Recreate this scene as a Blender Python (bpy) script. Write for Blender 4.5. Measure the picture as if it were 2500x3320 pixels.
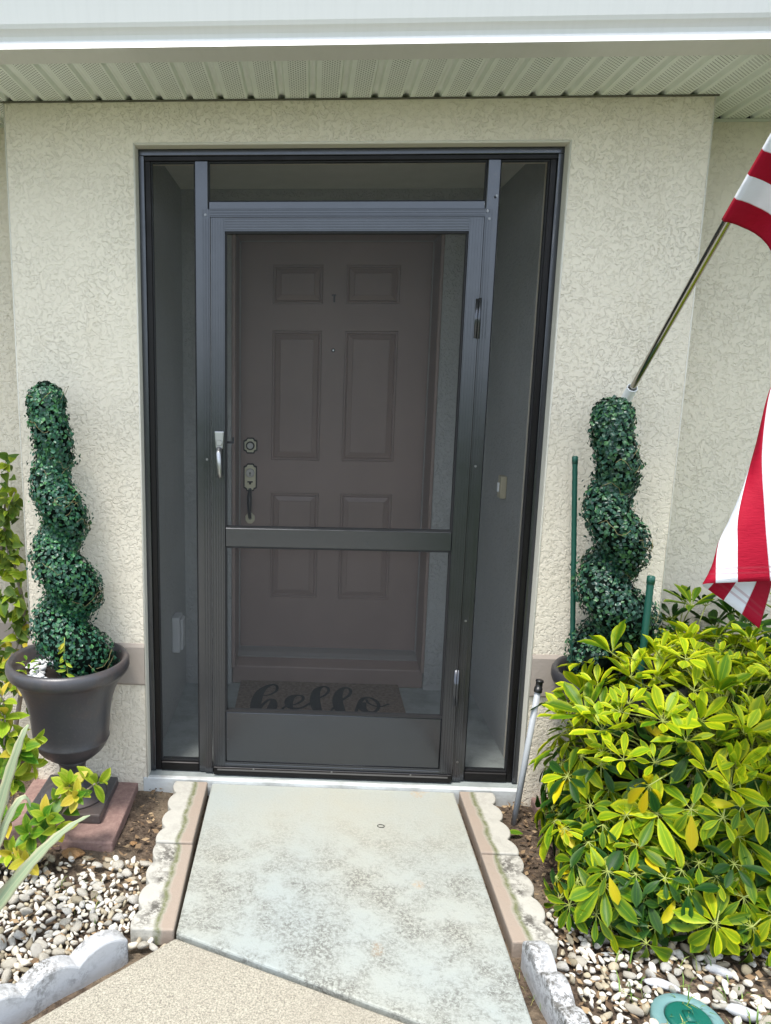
import bpy, bmesh, math, random
from mathutils import Vector, Matrix, noise
random.seed(7)
R = math.radians
for o in list(bpy.data.objects): bpy.data.objects.remove(o)
S = bpy.context.scene; COL = S.collection

# ---------------------------------------------------------------- camera
CP = (-0.10894, -2.75767, 1.49969); YAW, PIT, ROL = -0.053957, -0.187502, 0.008961
FPX, PX, PY = 2500.06, 865.62, 1690.36            # in pixels of the 2500 x 3320 photograph
fw = Vector((math.sin(YAW)*math.cos(PIT), math.cos(YAW)*math.cos(PIT), math.sin(PIT)))
rt = Vector((math.cos(YAW), -math.sin(YAW), 0)); up = rt.cross(fw)
rt2 = math.cos(ROL)*rt + math.sin(ROL)*up; up2 = -math.sin(ROL)*rt + math.cos(ROL)*up
cam = bpy.data.cameras.new('camera'); co = bpy.data.objects.new('camera', cam); COL.objects.link(co)
m = Matrix((rt2, up2, -fw)).transposed().to_4x4(); m.translation = Vector(CP); co.matrix_world = m
cam.sensor_fit = 'HORIZONTAL'; cam.sensor_width = 36; cam.lens = FPX/2500*36
cam.shift_x = (1250-PX)/2500; cam.shift_y = (PY-1660)/2500; cam.clip_end = 2000; cam.clip_start = 0.05
S.camera = co
def on(u, v, ax, val):
    """photo point (in 1666-wide display pixels) -> world point on the plane axis=val"""
    d = rt2*((u*1.5-PX)/FPX) - up2*((v*1.5-PY)/FPX) + fw
    t = (val-CP[ax])/d[ax]; return Vector(CP)+d*t
def atd(u, v, dep):
    d = rt2*((u*1.5-PX)/FPX) - up2*((v*1.5-PY)/FPX) + fw
    return Vector(CP)+d*dep

# ---------------------------------------------------------------- light
SUN = Vector((-0.20, -0.30, 1.0)).normalized()
w = bpy.data.worlds.new('World'); S.world = w; w.use_nodes = True
nt = w.node_tree; bg = nt.nodes['Background']
sky = nt.nodes.new('ShaderNodeTexSky'); sky.sky_type = 'NISHITA'; sky.sun_disc = False
sky.sun_elevation = math.asin(SUN.z); sky.sun_rotation = math.atan2(SUN.x, SUN.y)
sky.air_density = 1.0; sky.dust_density = 3.0; sky.ozone_density = 1.0
mixw = nt.nodes.new('ShaderNodeMix'); mixw.data_type = 'RGBA'; mixw.inputs[0].default_value = 0.62
mixw.inputs[7].default_value = (5.9, 6.6, 7.5, 1)      # even bright cloud veil
nt.links.new(sky.outputs[0], mixw.inputs[6]); nt.links.new(mixw.outputs[2], bg.inputs[0])
bg.inputs[1].default_value = 0.15
sl = bpy.data.lights.new('sun', 'SUN'); sl.energy = 2.1; sl.angle = R(11); sl.color = (1, .96, .9)
so = bpy.data.objects.new('sun', sl); COL.objects.link(so)
so.rotation_euler = SUN.to_track_quat('Z', 'Y').to_euler()
S.view_settings.view_transform = 'Standard'; S.view_settings.look = 'None'
S.view_settings.gamma = 1; S.view_settings.exposure = 1.2
S.render.engine = 'CYCLES'
S.cycles.max_bounces = 8; S.cycles.transparent_max_bounces = 16

# ---------------------------------------------------------------- materials
def mat(name, col, rough=.6, metal=0, spec=.5):
    m = bpy.data.materials.new(name); m.use_nodes = True
    b = m.node_tree.nodes['Principled BSDF']
    b.inputs['Base Color'].default_value = (*col, 1); b.inputs['Roughness'].default_value = rough
    b.inputs['Metallic'].default_value = metal; b.inputs['Specular IOR Level'].default_value = spec
    return m
class G:
    """small node-graph writer for one material"""
    def __init__(s, m):
        s.m = m; s.t = m.node_tree; s.b = s.t.nodes['Principled BSDF']; s.co = s.t.nodes.new('ShaderNodeTexCoord').outputs['Object']
        s.bumpin = None
    def L(s, a, b): s.t.links.new(a, b)
    def map(s, scale=(1,1,1), rot=(0,0,0), src=None):
        n = s.t.nodes.new('ShaderNodeMapping'); n.inputs['Scale'].default_value = scale; n.inputs['Rotation'].default_value = rot
        s.L(src or s.co, n.inputs[0]); return n.outputs[0]
    def noise(s, scale, detail=3, rough=.5, dist=0, src=None):
        n = s.t.nodes.new('ShaderNodeTexNoise'); n.inputs['Scale'].default_value = scale; n.inputs['Detail'].default_value = detail
        n.inputs['Roughness'].default_value = rough; n.inputs['Distortion'].default_value = dist
        s.L(src or s.co, n.inputs['Vector']); return n.outputs[0]
    def vor(s, scale, feat='F1', rnd=1, src=None, dim='3D'):
        n = s.t.nodes.new('ShaderNodeTexVoronoi'); n.voronoi_dimensions = dim; n.feature = feat; n.inputs['Scale'].default_value = scale
        n.inputs['Randomness'].default_value = rnd; s.L(src or s.co, n.inputs['Vector']); return n.outputs['Distance']
    def ramp(s, f, *stops):
        n = s.t.nodes.new('ShaderNodeValToRGB'); e = n.color_ramp.elements
        while len(e) < len(stops): e.new(.5)
        for el, (p, c) in zip(e, stops):
            el.position = p; el.color = (*c, 1) if not isinstance(c, (int, float)) else (c, c, c, 1)
        s.L(f, n.inputs[0]); return n.outputs[0]
    def mix(s, f, a, b, mode='MIX'):
        n = s.t.nodes.new('ShaderNodeMix'); n.data_type = 'RGBA'; n.blend_type = mode
        for v, i in ((f, 0), (a, 6), (b, 7)):
            if isinstance(v, (int, float)): n.inputs[i].default_value = v if i == 0 else (v, v, v, 1)
            elif isinstance(v, tuple): n.inputs[i].default_value = (*v, 1)
            else: s.L(v, n.inputs[i])
        return n.outputs[2]
    def math(s, op, a, b=0):
        n = s.t.nodes.new('ShaderNodeMath'); n.operation = op
        for v, i in ((a, 0), (b, 1)):
            if isinstance(v, (int, float)): n.inputs[i].default_value = v
            else: s.L(v, n.inputs[i])
        return n.outputs[0]
    def sep(s, src=None):
        n = s.t.nodes.new('ShaderNodeSeparateXYZ'); s.L(src or s.co, n.inputs[0]); return n.outputs
    def uv(s): return s.t.nodes.new('ShaderNodeTexCoord').outputs['UV']
    def island(s): return s.t.nodes.new('ShaderNodeNewGeometry').outputs['Random Per Island']
    def objrand(s): return s.t.nodes.new('ShaderNodeObjectInfo').outputs['Random']
    def bump(s, h, dist, strength=1):
        n = s.t.nodes.new('ShaderNodeBump'); n.inputs['Distance'].default_value = dist; n.inputs['Strength'].default_value = strength
        s.L(h, n.inputs['Height'])
        if s.bumpin: s.L(s.bumpin, n.inputs['Normal'])
        s.bumpin = n.outputs[0]; s.L(s.bumpin, s.b.inputs['Normal'])
    def col(s, c): s.L(c, s.b.inputs['Base Color'])
    def rough(s, c): s.L(c, s.b.inputs['Roughness'])

M = {}
def stucco(name, base, sc=52, dist=.0045):
    m = mat(name, base, .85, 0, .25); g = G(m)
    n = g.noise(sc, 3.5, .55, .7); h = g.ramp(n, (.41, 0), (.485, .8), (.62, 1))
    tr = g.ramp(g.noise(5.5, 3, .6), (.34, .5), (.64, 1)); hh = g.math('MULTIPLY', h, tr)
    g.bump(hh, dist); g.bump(g.noise(sc*3.2, 3, .6), dist*.35); g.bump(g.noise(2.3, 2), .006)
    big = g.noise(1.7, 4, .6); spots = g.noise(9, 3, .6); run = g.noise(5, 5, .65, 0, g.map((3.5, 3.5, .35)))
    c = g.mix(g.ramp(big, (.3, 0), (.75, 1)), tuple(x*.93 for x in base), tuple(min(1, x*1.05) for x in base))
    c = g.mix(g.ramp(hh, (0, .06), (.6, 0)), c, tuple(x*.6 for x in base))  # relief shade painted in: hollows of the stucco coloured darker
    c = g.mix(g.ramp(run, (.54, 0), (.78, .22)), c, (base[0]*.80, base[1]*.77, base[2]*.68))
    c = g.mix(g.ramp(spots, (.62, 0), (.8, .2)), c, (base[0]*.84, base[1]*.79, base[2]*.66))
    g.col(c); M[name] = m; return m
stucco('stucco', (.735, .67, .545), 72, .0026)
stucco('stucco_alcove_shaded', (.36, .365, .35), 60, .003)  # same wall stucco, with the porch shade painted in as darker grey
m = M['band'] = mat('band', (.32, .275, .23), .8); g = G(m); g.bump(g.noise(90, 3), .0012); g.col(g.mix(g.noise(3, 3), (.29, .25, .21), (.36, .31, .265)))
m = M['bead'] = mat('bead', (.66, .63, .54), .7); g = G(m); g.bump(g.noise(120, 3), .002)
m = M['concrete_sill'] = mat('concrete_sill', (.6, .62, .6), .8); g = G(m); g.bump(g.noise(60, 4), .002); g.col(g.mix(g.ramp(g.noise(14, 5), (.45, 0), (.75, 1)), (.52, .54, .53), (.30, .30, .28)))
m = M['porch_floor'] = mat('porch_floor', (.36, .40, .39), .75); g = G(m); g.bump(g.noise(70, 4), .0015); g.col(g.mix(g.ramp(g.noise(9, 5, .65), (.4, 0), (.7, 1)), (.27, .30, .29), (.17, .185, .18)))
# soffit: perforated vinyl
m = M['soffit'] = mat('soffit', (.62, .63, .55), .55); g = G(m)
d = g.vor(1/.0100, 'F1', 0, g.map((1, 1, 1), (0, 0, R(45)), g.co), '2D')
xs = g.sep()[0]; inx = g.math('LESS_THAN', g.math('ABSOLUTE', g.math('ADD', xs, .016)), .027)
hole = g.math('MULTIPLY', g.math('LESS_THAN', d, .25), inx)
dirt = g.ramp(g.noise(7, 4, .6), (.4, 0), (.75, .5))
c = g.mix(dirt, (.82, .86, .81), (.68, .71, .65)); g.col(g.mix(hole, c, (.10, .10, .09)))
m = M['soffit_trim'] = mat('soffit_trim', (.58, .59, .52), .55); g = G(m); g.col(g.mix(g.noise(12, 4), (.5, .5, .43), (.62, .63, .56)))
m = M['gutter'] = mat('gutter', (.78, .80, .80), .35); g = G(m)
st = g.noise(9, 4, .6, 0, g.map((6, 1, .35))); g.col(g.mix(g.ramp(st, (.45, 0), (.8, .35)), (.68, .675, .65), (.60, .595, .57)))
M['trim_brown'] = mat('trim_brown', (.13, .12, .095), .9)  # even dark brown for the strip where the soffit meets the bay
M['dark'] = mat('dark', (.02, .02, .02), .9)
m = M['roof'] = mat('roof', (.16, .13, .11), .9); g = G(m); g.bump(g.noise(60, 3), .004)
# bronze aluminium
def bronze(name, base, rough):
    m = mat(name, base, rough, .8, .6); g = G(m)
    n = g.noise(14, 4, .6); g.rough(g.ramp(n, (.3, rough*.85), (.8, rough*1.3)))
    sc = g.noise(90, 5, .7); g.col(g.mix(g.ramp(sc, (.55, 0), (.8, .35)), base, tuple(x*1.6 for x in base))); M[name] = m
bronze('bronze', (.078, .082, .090), .22)
bronze('bronze_dark', (.018, .017, .017), .42)
M['gasket'] = mat('gasket', (.012, .012, .013), .6)
m = M['hinge'] = mat('hinge', (.13, .125, .12), .45, .5)
M['screw'] = mat('screw', (.22, .22, .22), .4, .9)
# insect screen: fine woven cloth, half open area
m = bpy.data.materials.new('screen_mesh'); m.use_nodes = True; t = m.node_tree; b = t.nodes['Principled BSDF']
b.inputs['Base Color'].default_value = (.048, .054, .058, 1); b.inputs['Roughness'].default_value = .7
tr = t.nodes.new('ShaderNodeBsdfTransparent'); mx = t.nodes.new('ShaderNodeMixShader'); mx.inputs[0].default_value = .23
t.links.new(tr.outputs[0], mx.inputs[1]); t.links.new(b.outputs[0], mx.inputs[2]); t.links.new(mx.outputs[0], t.nodes['Material Output'].inputs[0])
M['screen'] = m
m = M['door'] = mat('door', (.24, .165, .135), .42); g = G(m); g.bump(g.noise(150, 3, .6, 0, g.map((3, 1, .4))), .0006); g.col(g.mix(g.ramp(g.noise(2.2, 4, .6), (.35, 0), (.7, 1)), (.225, .165, .14), (.265, .195, .165)))
M['weatherstrip'] = mat('weatherstrip', (.30, .28, .26), .6)
M['threshold'] = mat('threshold', (.33, .31, .29), .45, .4)
M['brass'] = mat('brass', (.50, .48, .36), .35, .6)
M['hardware_dark'] = mat('hardware_dark', (.045, .042, .04), .3, .7)
M['nickel'] = mat('nickel', (.42, .42, .42), .3, .9)
M['switch'] = mat('switch', (.45, .40, .27), .5)
M['box_grey'] = mat('box_grey', (.45, .46, .46), .5)
m = M['coir'] = mat('coir', (.085, .062, .045), .95, 0, .1); g = G(m); g.bump(g.noise(260, 4, .7), .004); g.col(g.mix(g.ramp(g.noise(60, 5, .7), (.35, 0), (.7, 1)), (.10, .074, .055), (.26, .195, .145)))
M['ink'] = mat('ink', (.008, .008, .009), .95, 0, .1)
# concrete path
m = M['path'] = mat('path', (.5, .53, .5), .8, 0, .3); g = G(m)
big = g.noise(1.6, 5, .6); mid = g.noise(6.5, 8, .78); grain = g.noise(120, 5, .75); gr2 = g.noise(95, 5, .85, .5)
c = g.mix(g.ramp(big, (.35, 0), (.65, 1)), (.315, .343, .325), (.355, .352, .295))
mask = g.math('MULTIPLY', g.ramp(mid, (.43, 0), (.58, 1)), g.ramp(gr2, (.45, 0), (.53, 1)))
yy = g.sep()[1]; wear = g.ramp(g.math('ADD', g.math('MULTIPLY', yy, -1.35), g.math('MULTIPLY', big, .25)), (.42, .04), (.98, .9))
c = g.mix(g.math('MULTIPLY', g.math('MULTIPLY', mask, wear), .78), c, (.075, .07, .06))
rust = g.math('MULTIPLY', g.ramp(g.noise(4.3, 2, .5), (.68, 0), (.72, 1)), g.ramp(gr2, (.45, 0), (.6, .8)))
c = g.mix(rust, c, (.40, .28, .17)); c = g.mix(g.ramp(grain, (.5, 0), (.8, .45)), c, (.23, .24, .22))
g.col(c); g.bump(grain, .0012); g.bump(gr2, .0015)
m = M['walk'] = mat('walk', (.5, .45, .36), .85, 0, .3); g = G(m)
grain = g.noise(150, 4, .8); gr2 = g.noise(210, 4, .85, .4); big = g.noise(3, 5, .6)
c = g.mix(g.ramp(gr2, (.40, 0), (.60, 1)), (.175, .16, .128), (.48, .445, .355)); c = g.mix(g.ramp(big, (.42, 0), (.75, .5)), c, (.28, .25, .20))
c = g.mix(g.ramp(grain, (.55, 0), (.72, .6)), c, (.55, .50, .40)); g.col(c); g.bump(gr2, .002); g.bump(grain, .0015)
# soil and lawn
m = M['soil'] = mat('soil', (.1, .07, .05), .95, 0, .2); g = G(m)
n = g.noise(30, 6, .75); n2 = g.noise(4, 4, .6); n3 = g.vor(95)
c = g.mix(g.ramp(n, (.38, 0), (.66, 1)), (.05, .036, .027), (.17, .125, .088)); c = g.mix(g.ramp(n2, (.5, 0), (.68, .7)), c, (.27, .215, .15)); c = g.mix(g.ramp(n3, (.12, .5), (.3, 0)), c, (.03, .02, .016))
g.col(c); g.bump(n, .012); g.bump(n3, .005)
m = M['lawn'] = mat('lawn', (.06, .10, .025), .95, 0, .2); g = G(m); g.col(g.mix(g.noise(20, 5, .7), (.035, .07, .015), (.10, .14, .04))); g.bump(g.noise(150, 4), .03)
# stone edging
def edging(name, stain):
    m = mat(name, (.5, .5, .46), .85, 0, .3); g = G(m); x, y, z = g.sep()
    n = g.noise(34, 6, .75); n2 = g.noise(7, 5, .65); wob = g.math('ADD', g.math('MULTIPLY', x, 7.7), g.math('MULTIPLY', g.math('SUBTRACT', n2, .5), .35))
    c = g.mix(g.ramp(n, (.35, 0), (.7, .4)), (.43, .415, .365), (.335, .325, .29))
    c = g.mix(g.ramp(wob, (.24, 1), (.36, 0)), c, g.mix(n2, (.32, .25, .195), (.29, .245, .20)))
    k = g.ramp(wob, (.26, 0), (.35, 1), (.39, .9), (.47, 0)); c = g.mix(g.math('MULTIPLY', k, g.ramp(n, (.32, .35), (.52, .95))), c, (.115, .125, .05))
    k2 = g.ramp(wob, (.38, 0), (.45, 1), (.60, 1), (.95, .35)); dk = g.math('MULTIPLY', g.math('MULTIPLY', g.ramp(n2, (.44, 0), (.56, 1)), g.ramp(n, (.44, 0), (.53, 1))), k2)
    c = g.mix(g.math('MULTIPLY', dk, stain), c, (.06, .054, .045)); g.col(c); g.bump(n, .002); g.bump(g.noise(160, 3), .001); M[name] = m
edging('edging_clean', .12); edging('edging_stained', .9)
def curbmat(name, amt):
    m = mat(name, (.6, .61, .62), .85); g = G(m); n = g.noise(60, 6, .8); n2 = g.noise(6, 4, .6); z = g.sep()[2]
    k = g.math('MULTIPLY', g.ramp(n, (.44, 0), (.56, 1)), g.ramp(g.math('ADD', n2, g.math('MULTIPLY', z, 1.6)), (.50-amt*.1, 0), (.72-amt*.1, 1)))
    c = g.mix(g.math('MULTIPLY', k, .9), g.mix(n2, (.42, .43, .45), (.49, .49, .48)), (.07, .064, .052)); g.col(c); g.bump(g.noise(170, 4, .7), .0012); M[name] = m
curbmat('curb', 1.1); curbmat('curb_dirty', 1.9)
m = M['paver'] = mat('paver', (.33, .19, .16), .8); g = G(m); n = g.noise(45, 6, .75); n2 = g.noise(5, 4)
c = g.mix(g.ramp(n, (.4, 0), (.65, 1)), (.24, .145, .125), (.34, .225, .19)); g.col(g.mix(g.ramp(n2, (.5, 0), (.75, .8)), c, (.16, .10, .085))); g.bump(n, .003)
def stone(name, c1, c2, st):
    m = mat(name, c1, .75, 0, .3); g = G(m); n = g.noise(55, 5, .7); r = g.objrand(); r2 = g.island()
    v = g.math('FRACT', g.math('ADD', r, r2)); c = g.mix(v, c1, c2); g.col(g.mix(g.ramp(n, (.48, 0), (.72, .6)), c, st)); g.bump(n, .004); M[name] = m
stone('pebble', (.66, .64, .59), (.58, .53, .43), (.36, .30, .20))
stone('pebble_tan', (.36, .31, .23), (.46, .40, .28), (.22, .185, .12))
stone('pebble_white', (.74, .75, .76), (.68, .69, .70), (.5, .5, .5))
stone('rock_orange', (.50, .28, .12), (.50, .28, .12), (.30, .25, .2))
# urn
m = M['urn'] = mat('urn', (.07, .066, .066), .36, .1); g = G(m); n = g.noise(4, 5, .6); n2 = g.noise(90, 4, .7)
c = g.mix(g.ramp(n, (.5, 0), (.72, .8)), (.055, .054, .059), (.115, .075, .055)); g.col(g.mix(g.ramp(n2, (.55, 0), (.75, .35)), c, (.13, .115, .105))); g.bump(n2, .0006)
m = M['urn_black'] = mat('urn_black', (.03, .03, .034), .4); g = G(m); g.bump(g.noise(90, 3), .0005)
M['potting'] = mat('potting', (.03, .022, .017), .95)
# leaves
def leaf(name, cin, cedge, rough=.42, trans=.30, jit=.45, vein=0):
    m = mat(name, cin, rough, 0, .22); g = G(m); u = g.sep(g.uv()); a = g.math('ABSOLUTE', g.math('SUBTRACT', u[0], .5))
    e = g.ramp(a, (.22, 0), (.46, 1)); wob = g.noise(40, 3, .6)
    c = g.mix(g.math('MULTIPLY', e, g.ramp(wob, (.3, .5), (.6, 1))), cin, cedge)
    mid = g.ramp(a, (.0, .4), (.05, 0)); c = g.mix(mid, c, tuple(min(1, x*1.2) for x in cedge))
    if vein:
        vv = g.math('FRACT', g.math('MULTIPLY', g.math('SUBTRACT', u[1], g.math('MULTIPLY', a, .55)), 7)); k = g.ramp(vv, (.0, vein), (.16, 0)); c = g.mix(k, c, tuple(x*.5 for x in cin))
    r = g.island(); r2 = g.objrand(); v = g.math('FRACT', g.math('ADD', r, r2))
    hs = g.t.nodes.new('ShaderNodeHueSaturation'); g.L(c, hs.inputs['Color'])
    g.L(g.math('ADD', g.math('MULTIPLY', v, jit), 1-jit*.55), hs.inputs['Value']); g.L(g.math('ADD', g.math('MULTIPLY', r2, .03), .485), hs.inputs['Hue'])
    c = hs.outputs[0]; g.col(c)
    if trans:
        tl = g.t.nodes.new('ShaderNodeBsdfTranslucent'); g.L(c, tl.inputs[0]); ms = g.t.nodes.new('ShaderNodeMixShader'); ms.inputs[0].default_value = trans
        g.L(g.b.outputs[0], ms.inputs[1]); g.L(tl.outputs[0], ms.inputs[2]); g.L(ms.outputs[0], g.t.nodes['Material Output'].inputs[0])
    M[name] = m
leaf('leaf_lime', (.22, .33, .006), (.56, .57, .014))
leaf('leaf_green', (.070, .160, .005), (.27, .33, .008))
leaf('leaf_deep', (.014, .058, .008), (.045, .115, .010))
leaf('leaf_yellow', (.56, .46, .008), (.50, .48, .012))
leaf('leaf_dry', (.42, .34, .14), (.50, .42, .2), .6)
leaf('shrub_green', (.07, .18, .012), (.20, .30, .025), .38, .25, .3, .5)
leaf('shrub_lime', (.24, .34, .016), (.42, .46, .05), .38, .25, .3, .4)
leaf('shrub_yellow', (.44, .37, .03), (.52, .45, .07), .4, .25, .2, .35)
leaf('vine_leaf', (.08, .145, .018), (.15, .21, .03), .45, .3, .4)
leaf('aloe', (.27, .33, .20), (.46, .44, .27), .45, .1, .1)
def tinyleaf(name, stops):
    m = mat(name, stops[0], .42, 0, .5); g = G(m); r = g.island(); n = len(stops)
    g.col(g.ramp(r, *[(i/(n-1), c) for i, c in enumerate(stops)])); M[name] = m
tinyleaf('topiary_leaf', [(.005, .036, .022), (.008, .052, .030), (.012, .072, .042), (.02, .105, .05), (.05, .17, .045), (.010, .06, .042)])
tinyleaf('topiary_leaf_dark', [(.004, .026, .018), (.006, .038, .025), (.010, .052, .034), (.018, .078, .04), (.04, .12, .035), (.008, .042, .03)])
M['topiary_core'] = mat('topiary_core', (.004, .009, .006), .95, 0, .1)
M['tendril'] = mat('tendril', (.20, .17, .07), .7)
m = M['bark'] = mat('bark', (.22, .19, .15), .85); g = G(m); g.bump(g.noise(80, 4), .003); g.col(g.mix(g.noise(30, 4), (.16, .13, .10), (.34, .29, .23)))
M['petiole'] = mat('petiole', (.26, .30, .06), .5)
M['litter'] = mat('litter', (.14, .09, .05), .9)
m = M['litter2'] = mat('litter2', (.14, .09, .05), .9); g = G(m); g.col(g.ramp(g.island(), (0, (.09, .055, .03)), (.5, (.2, .13, .07)), (1, (.36, .26, .15))))
m = M['grass'] = mat('grass', (.1, .2, .03), .5); g = G(m); g.col(g.ramp(g.island(), (0, (.06, .13, .02)), (.6, (.14, .24, .04)), (1, (.34, .32, .11))))
# metal, plastics, cloth
M['pole'] = mat('pole', (.42, .40, .36), .12, 1)
M['pvc_grey'] = mat('pvc_grey', (.36, .38, .40), .45)
M['white_plastic'] = mat('white_plastic', (.8, .82, .82), .4)
M['black_plastic'] = mat('black_plastic', (.012, .012, .013), .35)
m = M['stake'] = mat('stake', (.008, .07, .05), .35); g = G(m)
m = M['valve_lid'] = mat('valve_lid', (.002, .10, .072), .5); g = G(m); g.bump(g.noise(90, 3), .001)
m = M['valve_body'] = mat('valve_body', (.20, .45, .46), .6); g = G(m); g.col(g.mix(g.noise(25, 4, .7), (.08, .20, .21), (.17, .28, .27)))
m = M['flag'] = mat('flag', (.8, .8, .8), .7, 0, .2); g = G(m); u = g.sep(g.uv())
stripe = g.math('LESS_THAN', g.math('FRACT', g.math('MULTIPLY', u[0], 6.5)), .5)
c = g.mix(stripe, (.80, .82, .85), (.40, .006, .028))
can = g.math('MULTIPLY', g.math('GREATER_THAN', u[0], 6/13), g.math('LESS_THAN', u[1], .4)); c = g.mix(can, c, (.02, .03, .13))
hem = g.math('MAXIMUM', g.math('MULTIPLY', g.math('GREATER_THAN', u[1], .983), g.math('LESS_THAN', u[1], .9855)), g.math('MULTIPLY', g.math('GREATER_THAN', u[1], .976), g.math('LESS_THAN', u[1], .9785)))
c = g.mix(g.math('MULTIPLY', hem, .35), c, (.35, .05, .07)); seam = g.math('FRACT', g.math('MULTIPLY', u[0], 13)); sm = g.math('LESS_THAN', seam, .03); c = g.mix(g.math('MULTIPLY', sm, .35), c, (.30, .02, .05)); g.col(c)
wv = g.noise(60, 3, .6, 0, g.map((1, 1, 6))); g.bump(wv, .0012); g.bump(g.noise(13, 3, .5, .6), .006)
tl = g.t.nodes.new('ShaderNodeBsdfTranslucent'); g.L(c, tl.inputs[0]); ms = g.t.nodes.new('ShaderNodeMixShader'); ms.inputs[0].default_value = .3
g.L(g.b.outputs[0], ms.inputs[1]); g.L(tl.outputs[0], ms.inputs[2]); g.L(ms.outputs[0], g.t.nodes['Material Output'].inputs[0])

# ---------------------------------------------------------------- mesh helpers
class MB:
    def __init__(s): s.v = []; s.f = []; s.uv = []; s.mi = []; s.cm = 0
    def add(s, vs, fs, uvs=None):
        o = len(s.v); s.v += [Vector(x) for x in vs]
        for k, f in enumerate(fs):
            s.f.append(tuple(i+o for i in f)); s.uv.append([uvs[i] for i in f] if uvs else None); s.mi.append(s.cm)
        return s
    def box(s, x0, x1, y0, y1, z0, z1):
        vs = [(x, y, z) for x in (x0, x1) for y in (y0, y1) for z in (z0, z1)]
        return s.add(vs, [(0, 1, 3, 2), (4, 6, 7, 5), (0, 4, 5, 1), (2, 3, 7, 6), (0, 2, 6, 4), (1, 5, 7, 3)])
    def prism(s, poly, z0, z1):
        n = len(poly); vs = [(p[0], p[1], z0) for p in poly]+[(p[0], p[1], z1) for p in poly]
        return s.add(vs, [tuple(range(n))[::-1], tuple(range(n, 2*n))]+[(i, (i+1) % n, n+(i+1) % n, n+i) for i in range(n)])
    def extr(s, prof, a0, a1, axis):
        """closed 2-d profile swept along axis 'x' (profile=(y,z)), 'y' (x,z) or 'z' (x,y)"""
        n = len(prof); f = {'x': lambda p, a: (a, p[0], p[1]), 'y': lambda p, a: (p[0], a, p[1]), 'z': lambda p, a: (p[0], p[1], a)}[axis]
        vs = [f(p, a0) for p in prof]+[f(p, a1) for p in prof]
        return s.add(vs, [tuple(range(n)), tuple(range(n, 2*n))[::-1]]+[(i, n+i, n+(i+1) % n, (i+1) % n) for i in range(n)])
    def lathe(s, prof, c=(0, 0, 0), n=40):
        vs = []; k = len(prof)
        for i in range(n):
            a = 2*math.pi*i/n
            for r, z in prof: vs.append((c[0]+r*math.cos(a), c[1]+r*math.sin(a), c[2]+z))
        return s.add(vs, [(i*k+j, ((i+1) % n)*k+j, ((i+1) % n)*k+j+1, i*k+j+1) for i in range(n) for j in range(k-1)])
    def tube(s, pts, rad, n=8, cap=True):
        pts = [Vector(p) for p in pts]; k = len(pts)
        if isinstance(rad, (int, float)): rad = [rad]*k
        vs = []; ref = Vector((.31, .17, .93))
        for i, p in enumerate(pts):
            d = (pts[min(i+1, k-1)]-pts[max(i-1, 0)]).normalized()
            a = d.cross(ref)
            if a.length < .05: a = d.cross(Vector((1, 0, 0)))
            a.normalize(); b = d.cross(a)
            for j in range(n): vs.append(p+(a*math.cos(2*math.pi*j/n)+b*math.sin(2*math.pi*j/n))*rad[i])
        fs = [(i*n+j, i*n+(j+1) % n, (i+1)*n+(j+1) % n, (i+1)*n+j) for i in range(k-1) for j in range(n)]
        if cap: fs += [tuple(range(n))[::-1], tuple(range((k-1)*n, k*n))]
        return s.add(vs, fs)
    def mesh(s, name, mats, off=(0, 0, 0), smooth=False, fix=True):
        off = Vector(off); me = bpy.data.meshes.new(name); me.from_pydata([v-off for v in s.v], [], s.f)
        if not isinstance(mats, (list, tuple)): mats = [mats]
        for q in mats: me.materials.append(M[q] if isinstance(q, str) else q)
        if any(u for u in s.uv):
            l = me.uv_layers.new(name='UVMap'); i = 0
            for u, f in zip(s.uv, s.f):
                for k in range(len(f)): l.data[i].uv = u[k] if u else (0, 0); i += 1
        me.polygons.foreach_set('material_index', s.mi)
        if smooth: me.polygons.foreach_set('use_smooth', [True]*len(me.polygons))
        if fix:
            bm = bmesh.new(); bm.from_mesh(me); bmesh.ops.recalc_face_normals(bm, faces=bm.faces); bm.to_mesh(me); bm.free()
        me.update(); return me
def link(name, me, parent=None, loc=None):
    o = bpy.data.objects.new(name, me); COL.objects.link(o)
    if parent: o.parent = parent
    if loc is not None: o.location = loc
    return o
def bev(o, wdt, seg=1):
    b = o.modifiers.new('bevel', 'BEVEL'); b.width = wdt; b.segments = seg; b.limit_method = 'ANGLE'; b.angle_limit = R(40); return o
def tag(o, label=None, cat=None, group=None, kind=None):
    for k, v in (('label', label), ('category', cat), ('group', group), ('kind', kind)):
        if v: o[k] = v
    return o
def thing(name, loc, label, cat, group=None):
    o = bpy.data.objects.new(name, None); COL.objects.link(o); o.location = loc; o.empty_display_size = .1
    return tag(o, label, cat, group)
def wloc(o):
    v = Vector((0, 0, 0))
    while o: v += o.location; o = o.parent
    return v
def part(name, mb, m, parent, smooth=False, b=0, seg=1, origin=None, fix=True):
    """a child whose mesh is given in world coordinates"""
    pw = wloc(parent); og = Vector(origin) if origin is not None else pw
    o = link(name, mb.mesh(name, m, og, smooth, fix), parent, og-pw)
    if b: bev(o, b, seg)
    return o
def solo(name, mb, m, origin, label=None, cat=None, group=None, kind=None, smooth=False, b=0, seg=2):
    o = link(name, mb.mesh(name, m, origin, smooth), None, origin)
    if b: bev(o, b, seg)
    return tag(o, label, cat, group, kind)
def autosmooth(o, ang=40):
    for p in o.data.polygons: p.use_smooth = True
    es = o.data; bm = bmesh.new(); bm.from_mesh(es)
    for e in bm.edges:
        if len(e.link_faces) == 2 and e.calc_face_angle(0) > R(ang): e.smooth = False
    bm.to_mesh(es); bm.free(); return o

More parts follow.
